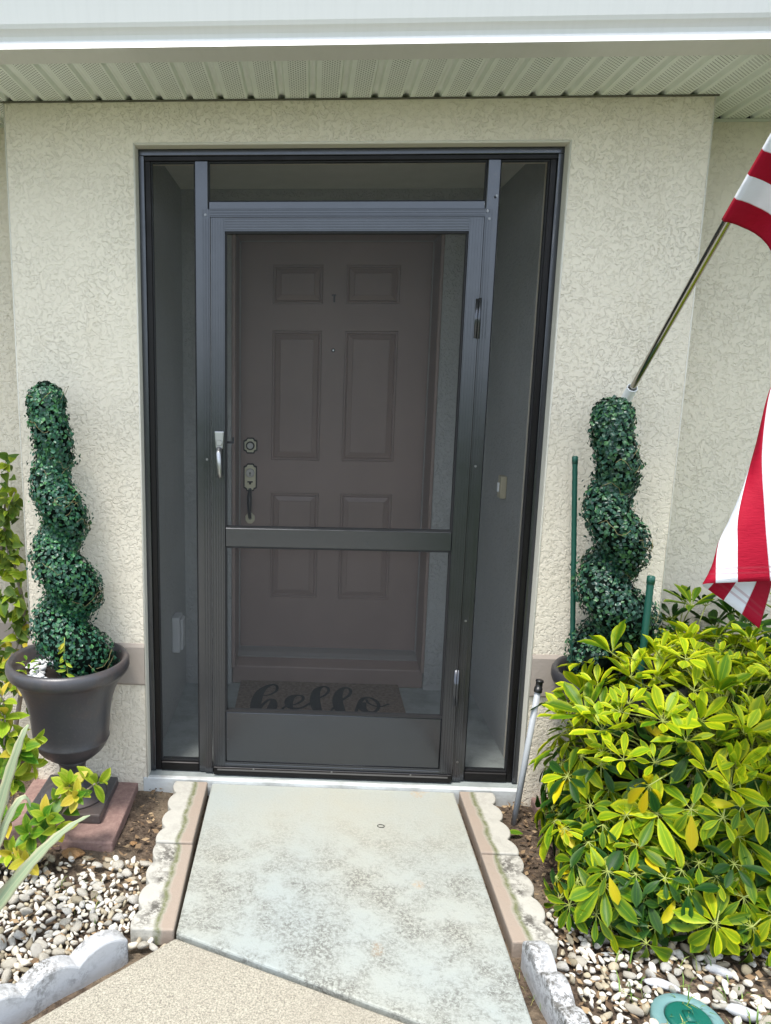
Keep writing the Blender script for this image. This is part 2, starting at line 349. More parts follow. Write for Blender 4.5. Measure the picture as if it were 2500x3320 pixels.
# ================================================================= SETTING
ZP = -.04; ZS = -.088
MBx = MB
b_ = MB(); b_.add([(-60, -80, -.14), (60, -80, -.14), (60, 12, -.14), (-60, 12, -.14)], [(0, 1, 2, 3)])
solo('ground', b_, 'lawn', (0, 0, -.14), kind='structure')
def soil_sheet(name, x0, x1, y0, y1, inset):
    mb = MB(); nx = int((x1-x0)/.035); ny = int((y1-y0)/.035); vs = []
    for j in range(ny+1):
        for i in range(nx+1):
            x = x0+(x1-x0)*i/nx; y = y0+(y1-y0)*j/ny
            z = ZS+.014*noise.noise((x*6, y*6, 1.3))+.007*noise.noise((x*21, y*21, 4)); vs.append((x, y, z))
    mb.add(vs, [(j*(nx+1)+i, j*(nx+1)+i+1, (j+1)*(nx+1)+i+1, (j+1)*(nx+1)+i) for j in range(ny) for i in range(nx)])
    o = solo(name, mb, 'soil', (x0, y0, ZS), kind='structure', smooth=True); return o
soil_sheet('garden_bed', -3.0, -.455, -1.9, .2, 0)
soil_sheet('garden_bed', .462, 3.0, -2.0, .2, 0)
# concrete path and the tan walk that meets it along an oblique joint
JA = Vector((-.455, -.868)); JB = Vector((.458, -1.242))
mb = MB(); mb.prism([(-.457, -.054), (-.457, -.862), (.46, -1.238), (.46, -.054)], -.16, ZP)
o = solo('path', mb, 'path', (0, 0, ZP), kind='structure'); bev(o, .006, 2)
mb = MB(); mb.prism([(-.456, -.878), (-1.9, -2.35), (-1.9, -6), (1.2, -6), (.475, -2.0), (.466, -1.254)], -.17, ZP-.004)
o = solo('walkway', mb, 'walk', (0, -1, ZP), kind='structure'); bev(o, .006, 2)

# ================================================================= HOUSE
H = thing('house', (0, .2, -.1), 'cream stucco house front with a projecting entry bay and white eaves', 'house')
SZ = 2.38
mb = MB(); mb.box(-1.14, -.706, -.05, .22, -.2, SZ-.003); mb.box(.71, 1.148, -.05, .22, -.2, SZ-.003); mb.box(-.706, .71, -.05, .22, 2.246, SZ-.003)
fwall = part('front_wall', mb, 'stucco', H)
mb = MB(); mb.box(-4.5, -1.141, .19, .42, -.2, SZ-.002); part('side_wall', mb, 'stucco', H)
mb = MB(); mb.box(1.149, 4.5, .19, .42, -.2, SZ-.002); part('side_wall', mb, 'stucco', H)
# raised band round the base of the bay
def bandprof(y): return [(y+.02, .350), (y-.004, .350), (y-.010, .358), (y-.010, .500), (y-.002, .513), (y+.02, .513)]
for x0, x1 in ((-1.149, -.708), (.713, 1.157)):
    mb = MB(); mb.extr(bandprof(-.05), x0, x1, 'x'); part('base_band', mb, 'band', H)
for x0, x1, s in ((-4.5, -1.149, 0), (1.157, 4.5, 0)):
    mb = MB(); mb.extr(bandprof(.19), x0, x1, 'x'); part('base_band', mb, 'band', H)
for x0, x1 in ((-1.149, -1.135), (1.143, 1.157)):
    mb = MB(); mb.box(x0, x1, -.045, .19, .352, .511); part('base_band', mb, 'band', H)
# corner beads: thin smooth edges of the bay and of the opening
def bead(x, y, z0, z1):
    mb = MB(); mb.tube([(x, y, z0), (x, y, z1)], .0028, 6); part('corner_bead', mb, 'bead', H, True)
for x in (-1.139, 1.147): bead(x, -.0495, -.1, SZ-.004)
for x in (-.7075, .7115): bead(x, -.0495, -.05, 2.246)
mb = MB(); mb.tube([(-.71, -.0495, 2.2475), (.714, -.0495, 2.2475)], .0028, 6); part('corner_bead', mb, 'bead', H, True)
# opening reveal, smooth painted
mb = MB(); mb.box(-.708, -.704, -.049, .0, -.03, 2.244); part('reveal', mb, 'bead', H)
mb = MB(); mb.box(.708, .712, -.049, .0, -.03, 2.244); part('reveal', mb, 'bead', H)
mb = MB(); mb.box(-.704, .708, -.049, .0, 2.243, 2.248); part('reveal', mb, 'bead', H)
# porch recess
mb = MB(); mb.box(-.9, -.7045, .221, 1.3, -.2, 2.5); part('porch_wall', mb, 'stucco_alcove_shaded', H)
mb = MB(); mb.box(.7085, .9, .221, 1.3, -.2, 2.5); part('porch_wall', mb, 'stucco_alcove_shaded', H)
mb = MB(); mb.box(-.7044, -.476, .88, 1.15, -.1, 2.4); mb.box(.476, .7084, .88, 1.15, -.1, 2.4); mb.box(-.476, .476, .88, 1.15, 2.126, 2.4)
part('porch_wall', mb, 'stucco_alcove_shaded', H)
mb = MB(); mb.box(-.72, .72, .05, .9, 2.313, 2.36); part('porch_ceiling', mb, 'soffit_trim', H)
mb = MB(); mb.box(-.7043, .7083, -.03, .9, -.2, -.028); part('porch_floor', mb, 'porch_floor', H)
mb = MB(); mb.box(-.725, .715, -.053, -.0301, -.2, -.026); part('sill', mb, 'concrete_sill', H, b=.004)
# soffit, one object per vented strip
SF = bpy.data.objects.new('soffit', None); COL.objects.link(SF); SF.parent = H; SF.location = Vector((0, -.1, SZ))-wloc(H)
prof = [(-.05, 0), (.016, 0), (.021, .013), (.029, .015), (.036, .013), (.042, 0), (.0495, 0), (.0495, .03), (-.05, .03)]
def soffit_mesh(y0, y1):
    mb = MB(); mb.extr(prof, y0, y1, 'y'); return mb.mesh('soffit_panel', 'soffit')
sme = soffit_mesh(-.27, .30)
for i in range(-38, 40):
    x = -.019+.0998*i - .03
    link('soffit_panel', sme, SF, (x, 0, .0))
mb = MB(); mb.box(-1.15, 1.158, -.0535, -.0505, SZ-.006, SZ-.001); part('soffit_trim', mb, 'trim_brown', H)
for x0, x1 in ((-4.5, -1.15), (1.158, 4.5)):
    mb = MB(); mb.box(x0, x1, .184, .1895, SZ-.011, SZ-.001); part('soffit_trim', mb, 'soffit_trim', H)
# eave gutter: bottom, bright lower lip, ogee face
gp = [(-.366, 2.376), (-.470, 2.376), (-.458, 2.399), (-.452, 2.402), (-.456, 2.412), (-.464, 2.420), (-.472, 2.426), (-.477, 2.436), (-.500, 2.540), (-.508, 2.548), (-.508, 2.56), (-.478, 2.56), (-.474, 2.44), (-.45, 2.42), (-.44, 2.382), (-.372, 2.382), (-.372, 2.56), (-.366, 2.56)]
mb = MB(); mb.extr(gp, -4.6, 4.6, 'x'); gut = part('gutter', mb, 'gutter', H)
mb = MB(); mb.box(-4.5, 4.5, -.34, 1.6, 2.412, 2.43); part('attic_light_stop', mb, 'dark', H)  # unseen dark plate, added to stop sky light leaking through the soffit grooves
mb = MB(); mb.box(-4.6, 4.6, -.3655, -.345, 2.385, 2.56); part('fascia', mb, 'soffit_trim', H)
mb = MB(); mb.extr([(-.42, 2.562), (-.42, 2.585), (5, 4.60), (5, 4.55), (-.3, 2.562)], -4.8, 4.8, 'x'); part('roof', mb, 'roof', H)

# ------------------------------------------------------------- front door
FD = bpy.data.objects.new('front_door', None); COL.objects.link(FD); FD.parent = H; FD.location = Vector((0, 1.1, .1))-wloc(H); FD['label'] = 'brown six-panel front door behind the screen'
mb = MB(); YD = 1.08
xs_ = [-.450, -.298, -.058, .052, .308, .454]; zs_ = [.105, .373, .918, 1.083, 1.712, 1.838, 2.018, 2.12]
for i in range(5):
    for j in range(7):
        if i in (1, 3) and j in (1, 3, 5): continue
        mb.box(xs_[i], xs_[i+1], YD, YD+.042, zs_[j], zs_[j+1])
part('slab', mb, 'door', FD)
for i in (1, 3):
    for j in (1, 3, 5):
        x0, x1, z0, z1 = xs_[i], xs_[i+1], zs_[j], zs_[j+1]; vs = []; fs = []
        lv = [(0, 0), (.003, .009), (.010, .009), (.014, .004), (.018, .008), (.040, .001), (.042, .0035)]
        for ins, dy in lv: vs += [(x0+ins, YD+dy, z0+ins), (x1-ins, YD+dy, z0+ins), (x1-ins, YD+dy, z1-ins), (x0+ins, YD+dy, z1-ins)]
        for k in range(len(lv)-1): fs += [(k*4+q, k*4+(q+1) % 4, k*4+4+(q+1) % 4, k*4+4+q) for q in range(4)]
        k = (len(lv)-1)*4; fs.append((k, k+1, k+2, k+3)); mb = MB(); mb.add(vs, fs); part('panel', mb, 'door', FD)
# jambs, head, sill, weatherstrip
mb = MB(); mb.box(-.4755, -.457, .872, 1.15, .06, 2.125); part('jamb', mb, 'door', FD, b=.003)
mb = MB(); mb.box(.460, .4755, .872, 1.15, .06, 2.125); part('jamb', mb, 'door', FD, b=.003)
mb = MB(); mb.box(-.4569, .4599, .872, 1.15, 2.1245, 2.14); part('jamb', mb, 'door', FD, b=.003)
for x0, x1 in ((-.457, -.451), (.455, .460)):
    mb = MB(); mb.box(x0, x1, YD-.012, YD+.02, .10, 2.1244); part('weatherstrip', mb, 'weatherstrip', FD)
mb = MB(); mb.box(-.451, .455, YD-.012, YD+.02, 2.1202, 2.1244); part('weatherstrip', mb, 'weatherstrip', FD)
mb = MB(); mb.extr([(.905, -.03), (.905, .062), (1.0, .078), (1.0, -.03)], -.4754, .4754, 'x'); part('step', mb, 'door', FD, b=.004)
mb = MB(); mb.extr([(1.001, -.02), (1.001, .082), (1.03, .094), (1.079, .100), (1.14, .100), (1.14, -.02)], -.4565, .4598, 'x'); part('threshold', mb, 'threshold', FD)
# hardware
def disc(mb, x, y, z, r, t, n=20):
    vs = []; 
    for yy in (y, y-t):
        vs += [(x+r*math.cos(2*math.pi*k/n), yy, z+r*math.sin(2*math.pi*k/n)) for k in range(n)]
    mb.add(vs, [tuple(range(n)), tuple(range(n, 2*n))[::-1]]+[(k, (k+1) % n, n+(k+1) % n, n+k) for k in range(n)])
def plate(mb, pts, y, t):
    n = len(pts); mb.add([(p[0], y, p[1]) for p in pts]+[(p[0], y-t, p[1]) for p in pts], [tuple(range(n)), tuple(range(n, 2*n))[::-1]]+[(k, (k+1) % n, n+(k+1) % n, n+k) for k in range(n)])
def shield(cx, cz, w_, h_, notch=.006):
    return [(cx-w_*.55, cz-h_), (cx+w_*.55, cz-h_), (cx+w_*.62, cz-h_+notch*1.6), (cx+w_, cz-h_+notch*2.4), (cx+w_, cz+h_-notch*2.4), (cx+w_*.62, cz+h_-notch*1.6), (cx+w_*.45, cz+h_), (cx-w_*.45, cz+h_), (cx-w_*.62, cz+h_-notch*1.6), (cx-w_, cz+h_-notch*2.4), (cx-w_, cz-h_+notch*2.4), (cx-w_*.62, cz-h_+notch*1.6)]
HX = -.402
mb = MB(); plate(mb, shield(HX, 1.154, .035, .040), YD, .006); db = part('deadbolt', mb, 'hardware_dark', FD, b=.002)
mb = MB(); plate(mb, shield(HX, 1.154, .029, .033), YD-.0065, .003); part('rosette', mb, 'brass', db, b=.001)
mb = MB(); disc(mb, HX, YD-.010, 1.154, .022, .010); part('cylinder', mb, 'hardware_dark', db, b=.002)
mb = MB(); disc(mb, HX, YD-.0205, 1.154, .015, .004); part('keyway', mb, 'nickel', db, b=.001)
mb = MB(); plate(mb, shield(HX, .995, .034, .070), YD, .006); hs = part('handle_set', mb, 'hardware_dark', FD, b=.002)
mb = MB(); plate(mb, shield(HX, .995, .028, .063), YD-.0065, .003); part('rosette', mb, 'brass', hs, b=.001)
mb = MB(); disc(mb, HX, YD-.010, 1.018, .022, .010); part('cylinder', mb, 'nickel', hs, b=.002)
mb = MB(); disc(mb, HX, YD-.0205, 1.018, .004, .003); mb.box(HX-.0016, HX+.0016, YD-.0235, YD-.0205, 1.004, 1.016); part('keyway', mb, 'gasket', hs)
mb = MB(); mb.box(HX-.014, HX+.014, YD-.022, YD-.0096, .970, .976); mb.box(HX-.005, HX+.005, YD-.02, YD-.0096, .960, .9699); part('thumb_latch', mb, 'hardware_dark', hs, b=.002)
pts = [(HX, YD-.006+dy, z) for dy, z in ((0, .935), (-.022, .925), (-.042, .905), (-.050, .875), (-.048, .845), (-.036, .815), (-.018, .795), (0, .786))]
mb = MB(); mb.tube(pts, [.008, .010, .012, .0125, .011, .009, .008, .008], 10); part('grip', mb, 'hardware_dark', hs, True)
mb = MB(); n = 8; plate(mb, [(HX+.026*math.cos(2*math.pi*(k+.5)/8), .786+.030*math.sin(2*math.pi*(k+.5)/8)) for k in range(8)], YD, .005); part('rosette', mb, 'brass', hs, b=.002)
mb = MB(); disc(mb, -.002, YD, 1.62, .0095, .006); pe = part('peephole', mb, 'hardware_dark', FD, b=.001)
mb = MB(); disc(mb, -.002, YD-.0065, 1.62, .004, .003); part('lens', mb, 'nickel', pe)
mb = MB(); mb.box(-.016, .006, YD-.006, YD, 1.875, 1.881); mb.box(-.007, .001, YD-.012, YD, 1.845, 1.8749); part('wreath_hook', mb, 'hardware_dark', FD)

# ------------------------------------------------------------- screen enclosure frame
SE = bpy.data.objects.new('screen_frame', None); COL.objects.link(SE); SE.parent = H; SE.location = Vector((0, 0, 0))-wloc(H); SE['label'] = 'dark bronze aluminium frame of the screened entry'
def bar(name, x0, x1, y0, y1, z0, z1, m='bronze', par=None, b=.0015): mb = MB(); mb.box(x0, x1, y0, y1, z0, z1); return part(name, mb, m, par or SE, b=b)
def ribbed(name, a0, a1, c0, c1, y0, y1, n, par, axis='z', m='bronze', dep=.0008):
    """extruded bar with n shallow flutes on its front; c0..c1 is its width"""
    pr = [(c0, y1), (c0, y0)]; wd = (c1-c0)
    for k in range(n):
        a = c0+wd*(k+.5)/n; hw = wd/n*.2; pr += [(a-hw, y0), (a-hw*.5, y0+dep), (a+hw*.5, y0+dep), (a+hw, y0)]
    pr += [(c1, y0), (c1, y1)]
    mb = MB()
    if axis == 'z': mb.extr(pr, a0, a1, 'z')
    else: mb.extr([(y, z) for z, y in pr], a0, a1, 'x')
    return part(name, mb, m, par)
bar('header', -.7035, .7075, -.004, .05, 2.222, 2.2425)
bar('header', -.7035, .7075, .004, .05, 2.207, 2.2219, 'bronze_dark')
bar('post', -.7035, -.684, -.004, .05, -.024, 2.2218); bar('post', .688, .7075, -.004, .05, -.024, 2.2218)
bar('post', -.6839, -.664, .006, .05, -.024, 2.2068, 'bronze_dark'); bar('post', .668, .6879, .006, .05, -.024, 2.2068, 'bronze_dark')
bar('mullion', -.514, -.467, 0, .05, -.024, 2.2066, b=.003); bar('mullion', .463, .507, 0, .05, -.024, 2.2066, b=.003)
bar('transom', -.4668, .4628, .001, .05, 2.050, 2.078, b=.003)
bar('sill_track', -.6638, -.5142, .002, .05, -.024, .012, 'bronze_dark', b=.003); bar('sill_track', .5072, .6678, .002, .05, -.024, .012, 'bronze_dark', b=.003)
bar('sill_track', -.4668, .4628, .004, .05, -.026, -.004, 'bronze_dark')
ribbed('door_jamb', -.02, 2.050, -.489, -.4605, -.009, -.0005, 3, SE); ribbed('door_jamb', -.02, 2.050, .4605, .489, -.009, -.0005, 3, SE)
ribbed('door_jamb', -.4604, .4604, 2.0252, 2.050, -.009, .0005, 3, SE, 'x')
# gaskets and mesh of the fixed lights
def light(par, x0, x1, z0, z1, y=.012, gz=.004):
    mb = MB(); mb.add([(x0, y, z0), (x1, y, z0), (x1, y, z1), (x0, y, z1)], [(0, 1, 2, 3)]); part('screen_mesh', mb, 'screen', par)
    mb = MB(); mb.box(x0, x0+gz, y-.006, y-.001, z0, z1); mb.box(x1-gz, x1, y-.006, y-.001, z0, z1); mb.box(x0+gz, x1-gz, y-.006, y-.001, z0, z0+gz); mb.box(x0+gz, x1-gz, y-.006, y-.001, z1-gz, z1)
    part('gasket', mb, 'gasket', par)
light(SE, -.6638, -.5142, .0122, 2.2066, .02); light(SE, .5072, .6678, .0122, 2.2066, .02); light(SE, -.4668, .4628, 2.0782, 2.2066, .02)
for x, z in ((-.476, 2.032), (.475, 2.018), (.468, 2.042), (.495, 2.09), (-.475, 1.2), (.478, 1.19), (.476, .06), (.476, .62)):
    mb = MB(); disc(mb, x, -.0092, z, .0042, .0025, 10); part('screw', mb, 'screw', SE)
# ------------------------------------------------------------- screen door
SD = bpy.data.objects.new('screen_door', None); COL.objects.link(SD); SD.parent = H; SD.location = Vector((0, -.01, 0))-wloc(H); SD['label'] = 'dark bronze screen door with mid rail and solid kick plate'
y0, y1 = -.016, .014
def mitre(name, pts, nrm_rib):  # stiles and top rail
    pass
ribbed('stile', .0, 2.022, -.4570, -.4095, y0, y1, 5, SD); ribbed('stile', .0, 2.022, .4095, .4570, y0, y1, 5, SD)
ribbed('rail', -.4094, .4094, 1.978, 2.0218, y0+.0006, y1, 5, SD, 'x')
bar('rail', -.4094, .4094, y0+.003, y1, .880, .951, par=SD, b=.003)
for z0, z1 in ((1.972, 1.9778), (.9512, .956), (.875, .8798)): bar('gasket', -.4092, .4092, y0+.008, y1, z0, z1, 'gasket', SD, 0)
for x0, x1 in ((-.4093, -.404), (.404, .4093)): bar('gasket', x0, x1, y0+.009, y1-.001, .236, 1.971, 'gasket', SD, 0)
for z0, z1 in ((.9562, 1.9718), (.241, .8748)):
    mb = MB(); mb.add([(-.404, .002, z0), (.404, .002, z0), (.404, .002, z1), (-.404, .002, z1)], [(0, 1, 2, 3)]); part('screen_mesh', mb, 'screen', SD)
# kick plate: pillowed sheet between a thin top bead and the bottom rail
mb = MB(); x0, x1, z0, z1 = -.4092, .4092, .030, .234
lv = [(0, y1-.004), (.0, y0+.006), (.006, y0+.0055), (.045, y0+.0025), (.09, y0+.0015)]; vs = []; fs = []
for ins, y in lv: vs += [(x0+ins, y, z0+ins*.6), (x1-ins, y, z0+ins*.6), (x1-ins, y, z1-ins*.8), (x0+ins, y, z1-ins*.8)]
for k in range(len(lv)-1): fs += [(k*4+q, k*4+(q+1) % 4, k*4+4+(q+1) % 4, k*4+4+q) for q in range(4)]
k = (len(lv)-1)*4; fs.append((k, k+1, k+2, k+3)); mb.add(vs, fs); part('kick_plate', mb, 'bronze', SD, True)
bar('gasket', -.4092, .4092, y0+.004, y1, .2342, .2408, 'gasket', SD, 0)
ribbed('rail', -.4094, .4094, .003, .0298, y0+.001, y1, 2, SD, 'x')
bar('door_sweep', -.455, .455, y0-.006, y0-.0005, -.022, .010, 'bronze_dark', SD, .002)
bar('sweep_strip', -.44, .44, y0-.0085, y0-.0062, -.002, .004, 'hinge', SD, 0)
for x in (-.3, 0, .3):
    mb = MB(); disc(mb, x, y0-.0062, .0070, .0035, .002, 10); part('screw', mb, 'screw', SD)
for z0, z1 in ((1.628, 1.762), (.292, .432)):
    mb = MB(); mb.tube([(.4588, y0-.003, z0), (.4588, y0-.003, z1)], .0052, 10); mb.box(.4445, .4588, y0-.002, y0-.0002, z0+.002, z1-.002); part('hinge', mb, 'bronze', SD, True)
# latch: wedge-shaped handle with a button
mb = MB(); LX = -.4285
plate(mb, [(LX-.017, 1.302), (LX+.017, 1.302), (LX+.013, 1.24), (LX-.013, 1.24)], y0-.0005, .014); la = part('latch_handle', mb, 'nickel', SD, b=.003, seg=2)
mb = MB(); disc(mb, LX, y0-.0148, 1.262, .0115, .007); part('button', mb, 'nickel', la, b=.002)
mb = MB(); mb.tube([(LX, y0-.016, 1.242), (LX, y0-.030, 1.225), (LX+.001, y0-.036, 1.19), (LX+.003, y0-.034, 1.160), (LX+.004, y0-.030, 1.140)], [.0105, .0105, .0095, .0085, .008], 10); part('lever', mb, 'nickel', la, True)
mb = MB(); mb.box(LX+.018, LX+.048, .016, .024, 1.256, 1.264); mb.box(LX+.042, LX+.048, .016, .024, 1.2642, 1.278); part('inside_latch', mb, 'gasket', la)

# ================================================================= THINGS IN THE PORCH
mb = MB(); mb.box(.683, .708, .445, .497, 1.005, 1.098)
o = solo('doorbell', mb, 'switch', (.708, .47, 1.05), 'small cream doorbell plate on the right porch wall', 'doorbell', b=.004)
mb = MB(); mb.box(.676, .6828, .462, .480, 1.03, 1.07); part('button', mb, 'white_plastic', o, b=.002)
mb = MB(); mb.box(-.7040, -.668, .49, .575, .275, .44)
o = solo('outlet_cover', mb, 'box_grey', (-.704, .53, .35), 'grey weatherproof outlet cover low on the left porch wall', 'outlet', b=.006)
mb = MB(); mb.box(-.6678, -.656, .498, .567, .285, .43); part('lid', mb, 'box_grey', o, b=.005)
DM = thing('doormat', (-.04, .7, -.028), 'brown coir doormat with black script hello lying behind the screen door', 'doormat')
mb = MB(); nx, ny = 60, 36; vs = []
for j in range(ny+1):
    for i in range(nx+1): vs.append((-.430+.785*i/nx, .475+.46*j/ny, -.014+.002*noise.noise((i*.9, j*.9, 2))))
mb.add(vs, [(j*(nx+1)+i, j*(nx+1)+i+1, (j+1)*(nx+1)+i+1, (j+1)*(nx+1)+i) for j in range(ny) for i in range(nx)])
mb.box(-.429, .354, .476, .934, -.027, -.0155); part('pile', mb, 'coir', DM, fix=False)
def zy2w(zx, zy):
    x = -.349+(zx-210)*.000537; y = .856-(zy-190)*(.00118+.0000009*(zy-190)); return x, y
def stroke(pts):
    """(zx, zy, width px) control points -> ribbon via Catmull-Rom"""
    P = [Vector((*zy2w(a, b), wd*.00037)) for a, b, wd in pts]; out = []
    for i in range(len(P)-1):
        p0, p1, p2, p3 = P[max(i-1, 0)], P[i], P[i+1], P[min(i+2, len(P)-1)]
        for k in range(8):
            t = k/8; out.append(.5*((2*p1)+(p2-p0)*t+(2*p0-5*p1+4*p2-p3)*t*t+(3*p1-p0-3*p2+p3)*t**3))
    out.append(P[-1]); return out
LET = [
 [[(288, 300, 14), (345, 292, 16), (400, 255, 18), (402, 212, 20), (365, 194, 22), (310, 215, 34), (262, 262, 54), (240, 320, 66), (236, 380, 70), (245, 440, 66)], [(262, 430, 20), (290, 380, 20), (335, 340, 22), (380, 336, 34), (385, 375, 58), (372, 420, 58), (400, 450, 26), (440, 440, 14), (482, 385, 14)]],
 [[(470, 398, 16), (510, 372, 18), (580, 362, 18), (638, 330, 20), (640, 298, 20), (595, 289, 22), (545, 305, 46), (520, 345, 56), (535, 385, 40), (590, 392, 22), (650, 380, 20), (712, 345, 16)]],
 [[(690, 365, 14), (760, 320, 16), (840, 280, 18), (874, 240, 20), (862, 205, 20), (815, 203, 24), (768, 240, 50), (750, 310, 66), (758, 370, 66), (785, 420, 50), (830, 440, 18), (880, 415, 14)]],
 [[(870, 418, 14), (920, 370, 16), (990, 318, 18), (1055, 275, 20), (1075, 232, 20), (1050, 206, 22), (1005, 212, 30), (965, 260, 54), (948, 325, 68), (960, 385, 66), (985, 425, 50), (1040, 445, 18), (1090, 420, 14)]],
 [[(1085, 422, 14), (1120, 365, 24), (1170, 305, 30), (1235, 292, 22), (1290, 320, 26), (1300, 360, 22), (1258, 398, 22), (1195, 400, 34), (1155, 375, 56), (1170, 330, 44)], [(1205, 305, 16), (1215, 335, 16), (1270, 358, 16), (1330, 358, 15), (1372, 345, 15), (1396, 338, 18)]]]
for strokes in LET:
    mb = MB()
    for q, st in enumerate(strokes):
        ol = stroke(st); vs = []
        for i, p in enumerate(ol):
            d = ol[min(i+1, len(ol)-1)]-ol[max(i-1, 0)]; n_ = Vector((-d.y, d.x, 0)).normalized()
            zz = -.0105+.0004*q; vs += [(p.x+n_.x*p.z, p.y+n_.y*p.z, zz), (p.x-n_.x*p.z, p.y-n_.y*p.z, zz)]
        mb.add(vs, [(2*i, 2*i+1, 2*i+3, 2*i+2) for i in range(len(ol)-1)])
    part('letter', mb, 'ink', DM)

# ================================================================= GARDEN EDGING, PAVERS
def scallop_flat(name, xin, sgn, ya, yb, ztop, label, m='edging_clean'):
    """edging block laid flat: straight side by the path, scalloped side outward"""
    L_ = ya-yb; wd = .128; n = 28; out = []
    for i in range(n+1):
        t = i/n; out.append((wd*.83+wd*.17*abs(math.sin(math.pi*(3.5*t+.25)))**.75, -L_*t))
    poly = [(0, 0)]+out+[(0, -L_)]
    poly = [(sgn*p[0], p[1]) for p in poly]
    if sgn < 0: poly = poly[::-1]
    mb = MB(); mb.prism([(p[0], p[1]) for p in poly], -.055, 0)
    me = mb.mesh(name, m); o = link(name, me, None, (xin, ya, ztop)); bev(o, .005, 2)
    if sgn < 0: # material reads local x outward
        for v in me.vertices: v.co.x *= -1
        me.flip_normals(); o.scale.x = -1
    return tag(o, label, 'edging stone', 'scalloped edging stones laid flat beside the path')
scallop_flat('edging_stone', -.472, -1, -.062, -.452, -.030, 'pale flat scalloped edging stone left of the path against the door sill')
o = scallop_flat('edging_stone', -.470, -1, -.456, -.86, -.034, 'grey stained flat scalloped edging stone left of the path next to the white pebbles', 'edging_stained'); o.rotation_euler.z = R(1)
scallop_flat('edging_stone', .478, 1, -.062, -.44, -.030, 'clean tan and cream flat scalloped edging stone right of the path against the door sill')
o = scallop_flat('edging_stone', .478, 1, -.445, -.845, -.033, 'mossy black-stained flat scalloped edging stone right of the path below the bush', 'edging_stained')
def curb(name, p, q, h, th, n, m, label, ztop, per=None):
    p = Vector((*p, 0)); q = Vector((*q, 0)); d = q-p; L_ = d.length; k = 12*n; pr = []
    for i in range(k+1):
        t = i/k; pr.append((L_*t, .028*(abs(math.sin(math.pi*n*t))**.8)-.028))
    pr = [(0, -h)]+pr+[(L_, -h)]
    mb = MB(); mb.extr([(a, z) for a, z in pr], -th/2, th/2, 'y'); o = solo(name, mb, m, (0, 0, 0), label, 'edging stone', 'upright scalloped edging stones along the walk', b=.006)
    o.location = (p.x, p.y, ztop); o.rotation_euler.z = math.atan2(d.y, d.x); return o
curb('curb_stone', (-.595, -.905), (-.915, -1.215), .16, .055, 3, 'curb', 'upright white scalloped edging stone beside the tan walk, ending at the path corner', .008)
curb('curb_stone', (-.925, -1.225), (-1.24, -1.53), .16, .055, 3, 'curb', 'upright white scalloped edging stone farther from the path corner', .006)
curb('curb_stone', (.522, -.868), (.552, -1.20), .16, .055, 3, 'curb_dirty', 'upright black-stained scalloped edging stone right of the path, starting at the flat stones', .018)
curb('curb_stone', (.555, -1.21), (.590, -1.53), .16, .055, 3, 'curb_dirty', 'upright black-stained scalloped edging stone right of the path, farther from the door', .020)
for cx, lab in ((-.95, 'square red concrete paver under the dark grey urn'), (.955, 'square red concrete paver under the black urn behind the bush')):
    mb = MB(); mb.box(cx-.205, cx+.205, -.44, -.032, -.11, -.052); solo('paver', mb, 'paver', (cx, -.23, -.1), lab, 'paver', b=.006)

# ================================================================= URNS AND TOPIARIES
def urn(cx, cy, m, label):
    t = thing('urn', (cx, cy, -.052), label, 'planter', 'urn planters flanking the door'); z = -.052; c = (cx, cy, 0)
    mb = MB(); mb.box(cx-.133, cx+.133, cy-.133, cy+.133, z+.0005, z+.036); part('base', mb, m, t, b=.006, seg=2)
    mb = MB(); mb.lathe([(.001, z+.037), (.118, z+.037), (.116, z+.043), (.104, z+.046), (.102, z+.052), (.08, z+.066), (.062, z+.088), (.050, z+.115), (.046, z+.145), (.050, z+.165), (.056, z+.172), (.052, z+.182), (.02, z+.184)], c, 48); part('foot', mb, m, t, True)
    mb = MB(); prof = [(.02, .128), (.052, .130), (.088, .146), (.112, .168), (.128, .192), (.1345, .208), (.1365, .212), (.1335, .216), (.137, .25), (.140, .29), (.145, .33), (.154, .37), (.169, .41), (.188, .445), (.196, .456), (.2, .458), (.209, .466), (.2145, .482), (.2135, .500), (.206, .512), (.197, .513), (.190, .505), (.180, .48), (.165, .44), (.150, .39), (.02, .385)]
    mb.lathe(prof, c, 64); part('bowl', mb, m, t, True)
    return t
UL = urn(-.948, -.205, 'urn', 'dark grey urn planter with bronze tint standing on a red paver left of the door')
UR = urn(.958, -.205, 'urn_black', 'black urn planter mostly hidden behind the bush right of the door')
for cx, nm in ((-.948, 'dark potting soil in the left urn'), (.958, 'dark potting soil in the right urn')):
    mb = MB(); mb.lathe([(.001, .452), (.08, .45), (.166, .447), (.166, .42), (.001, .42)], (cx, -.205, 0), 32)
    solo('potting_soil', mb, 'potting', (cx, -.205, .42), nm, 'soil', kind='stuff')
# pebble meshes
def pebble_mesh(seed, m, sub=2):
    bm = bmesh.new(); bmesh.ops.create_icosphere(bm, subdivisions=sub, radius=1); rr = random.Random(seed)
    s3 = (1, rr.uniform(.62, .95), rr.uniform(.42, .7)); off = Vector((seed*3.1, seed*1.7, 0))
    pl = [(Vector((rr.gauss(0, 1), rr.gauss(0, 1), rr.gauss(0, 1))).normalized(), rr.uniform(.5, .82)) for _ in range(9)]
    for v in bm.verts:
        for nrm, dd in pl:
            e = v.co.dot(nrm)-dd
            if e > 0: v.co -= nrm*e*.97
        v.co *= 1+.16*noise.noise(v.co*1.3+off); v.co = Vector((v.co.x*s3[0], v.co.y*s3[1], v.co.z*s3[2]))
    for e in bm.edges:
        if e.calc_face_angle(0) > R(34): e.smooth = False
    me = bpy.data.meshes.new('pebble'); bm.to_mesh(me); bm.free(); me.materials.append(M[m])
    for p in me.polygons: p.use_smooth = True
    return me
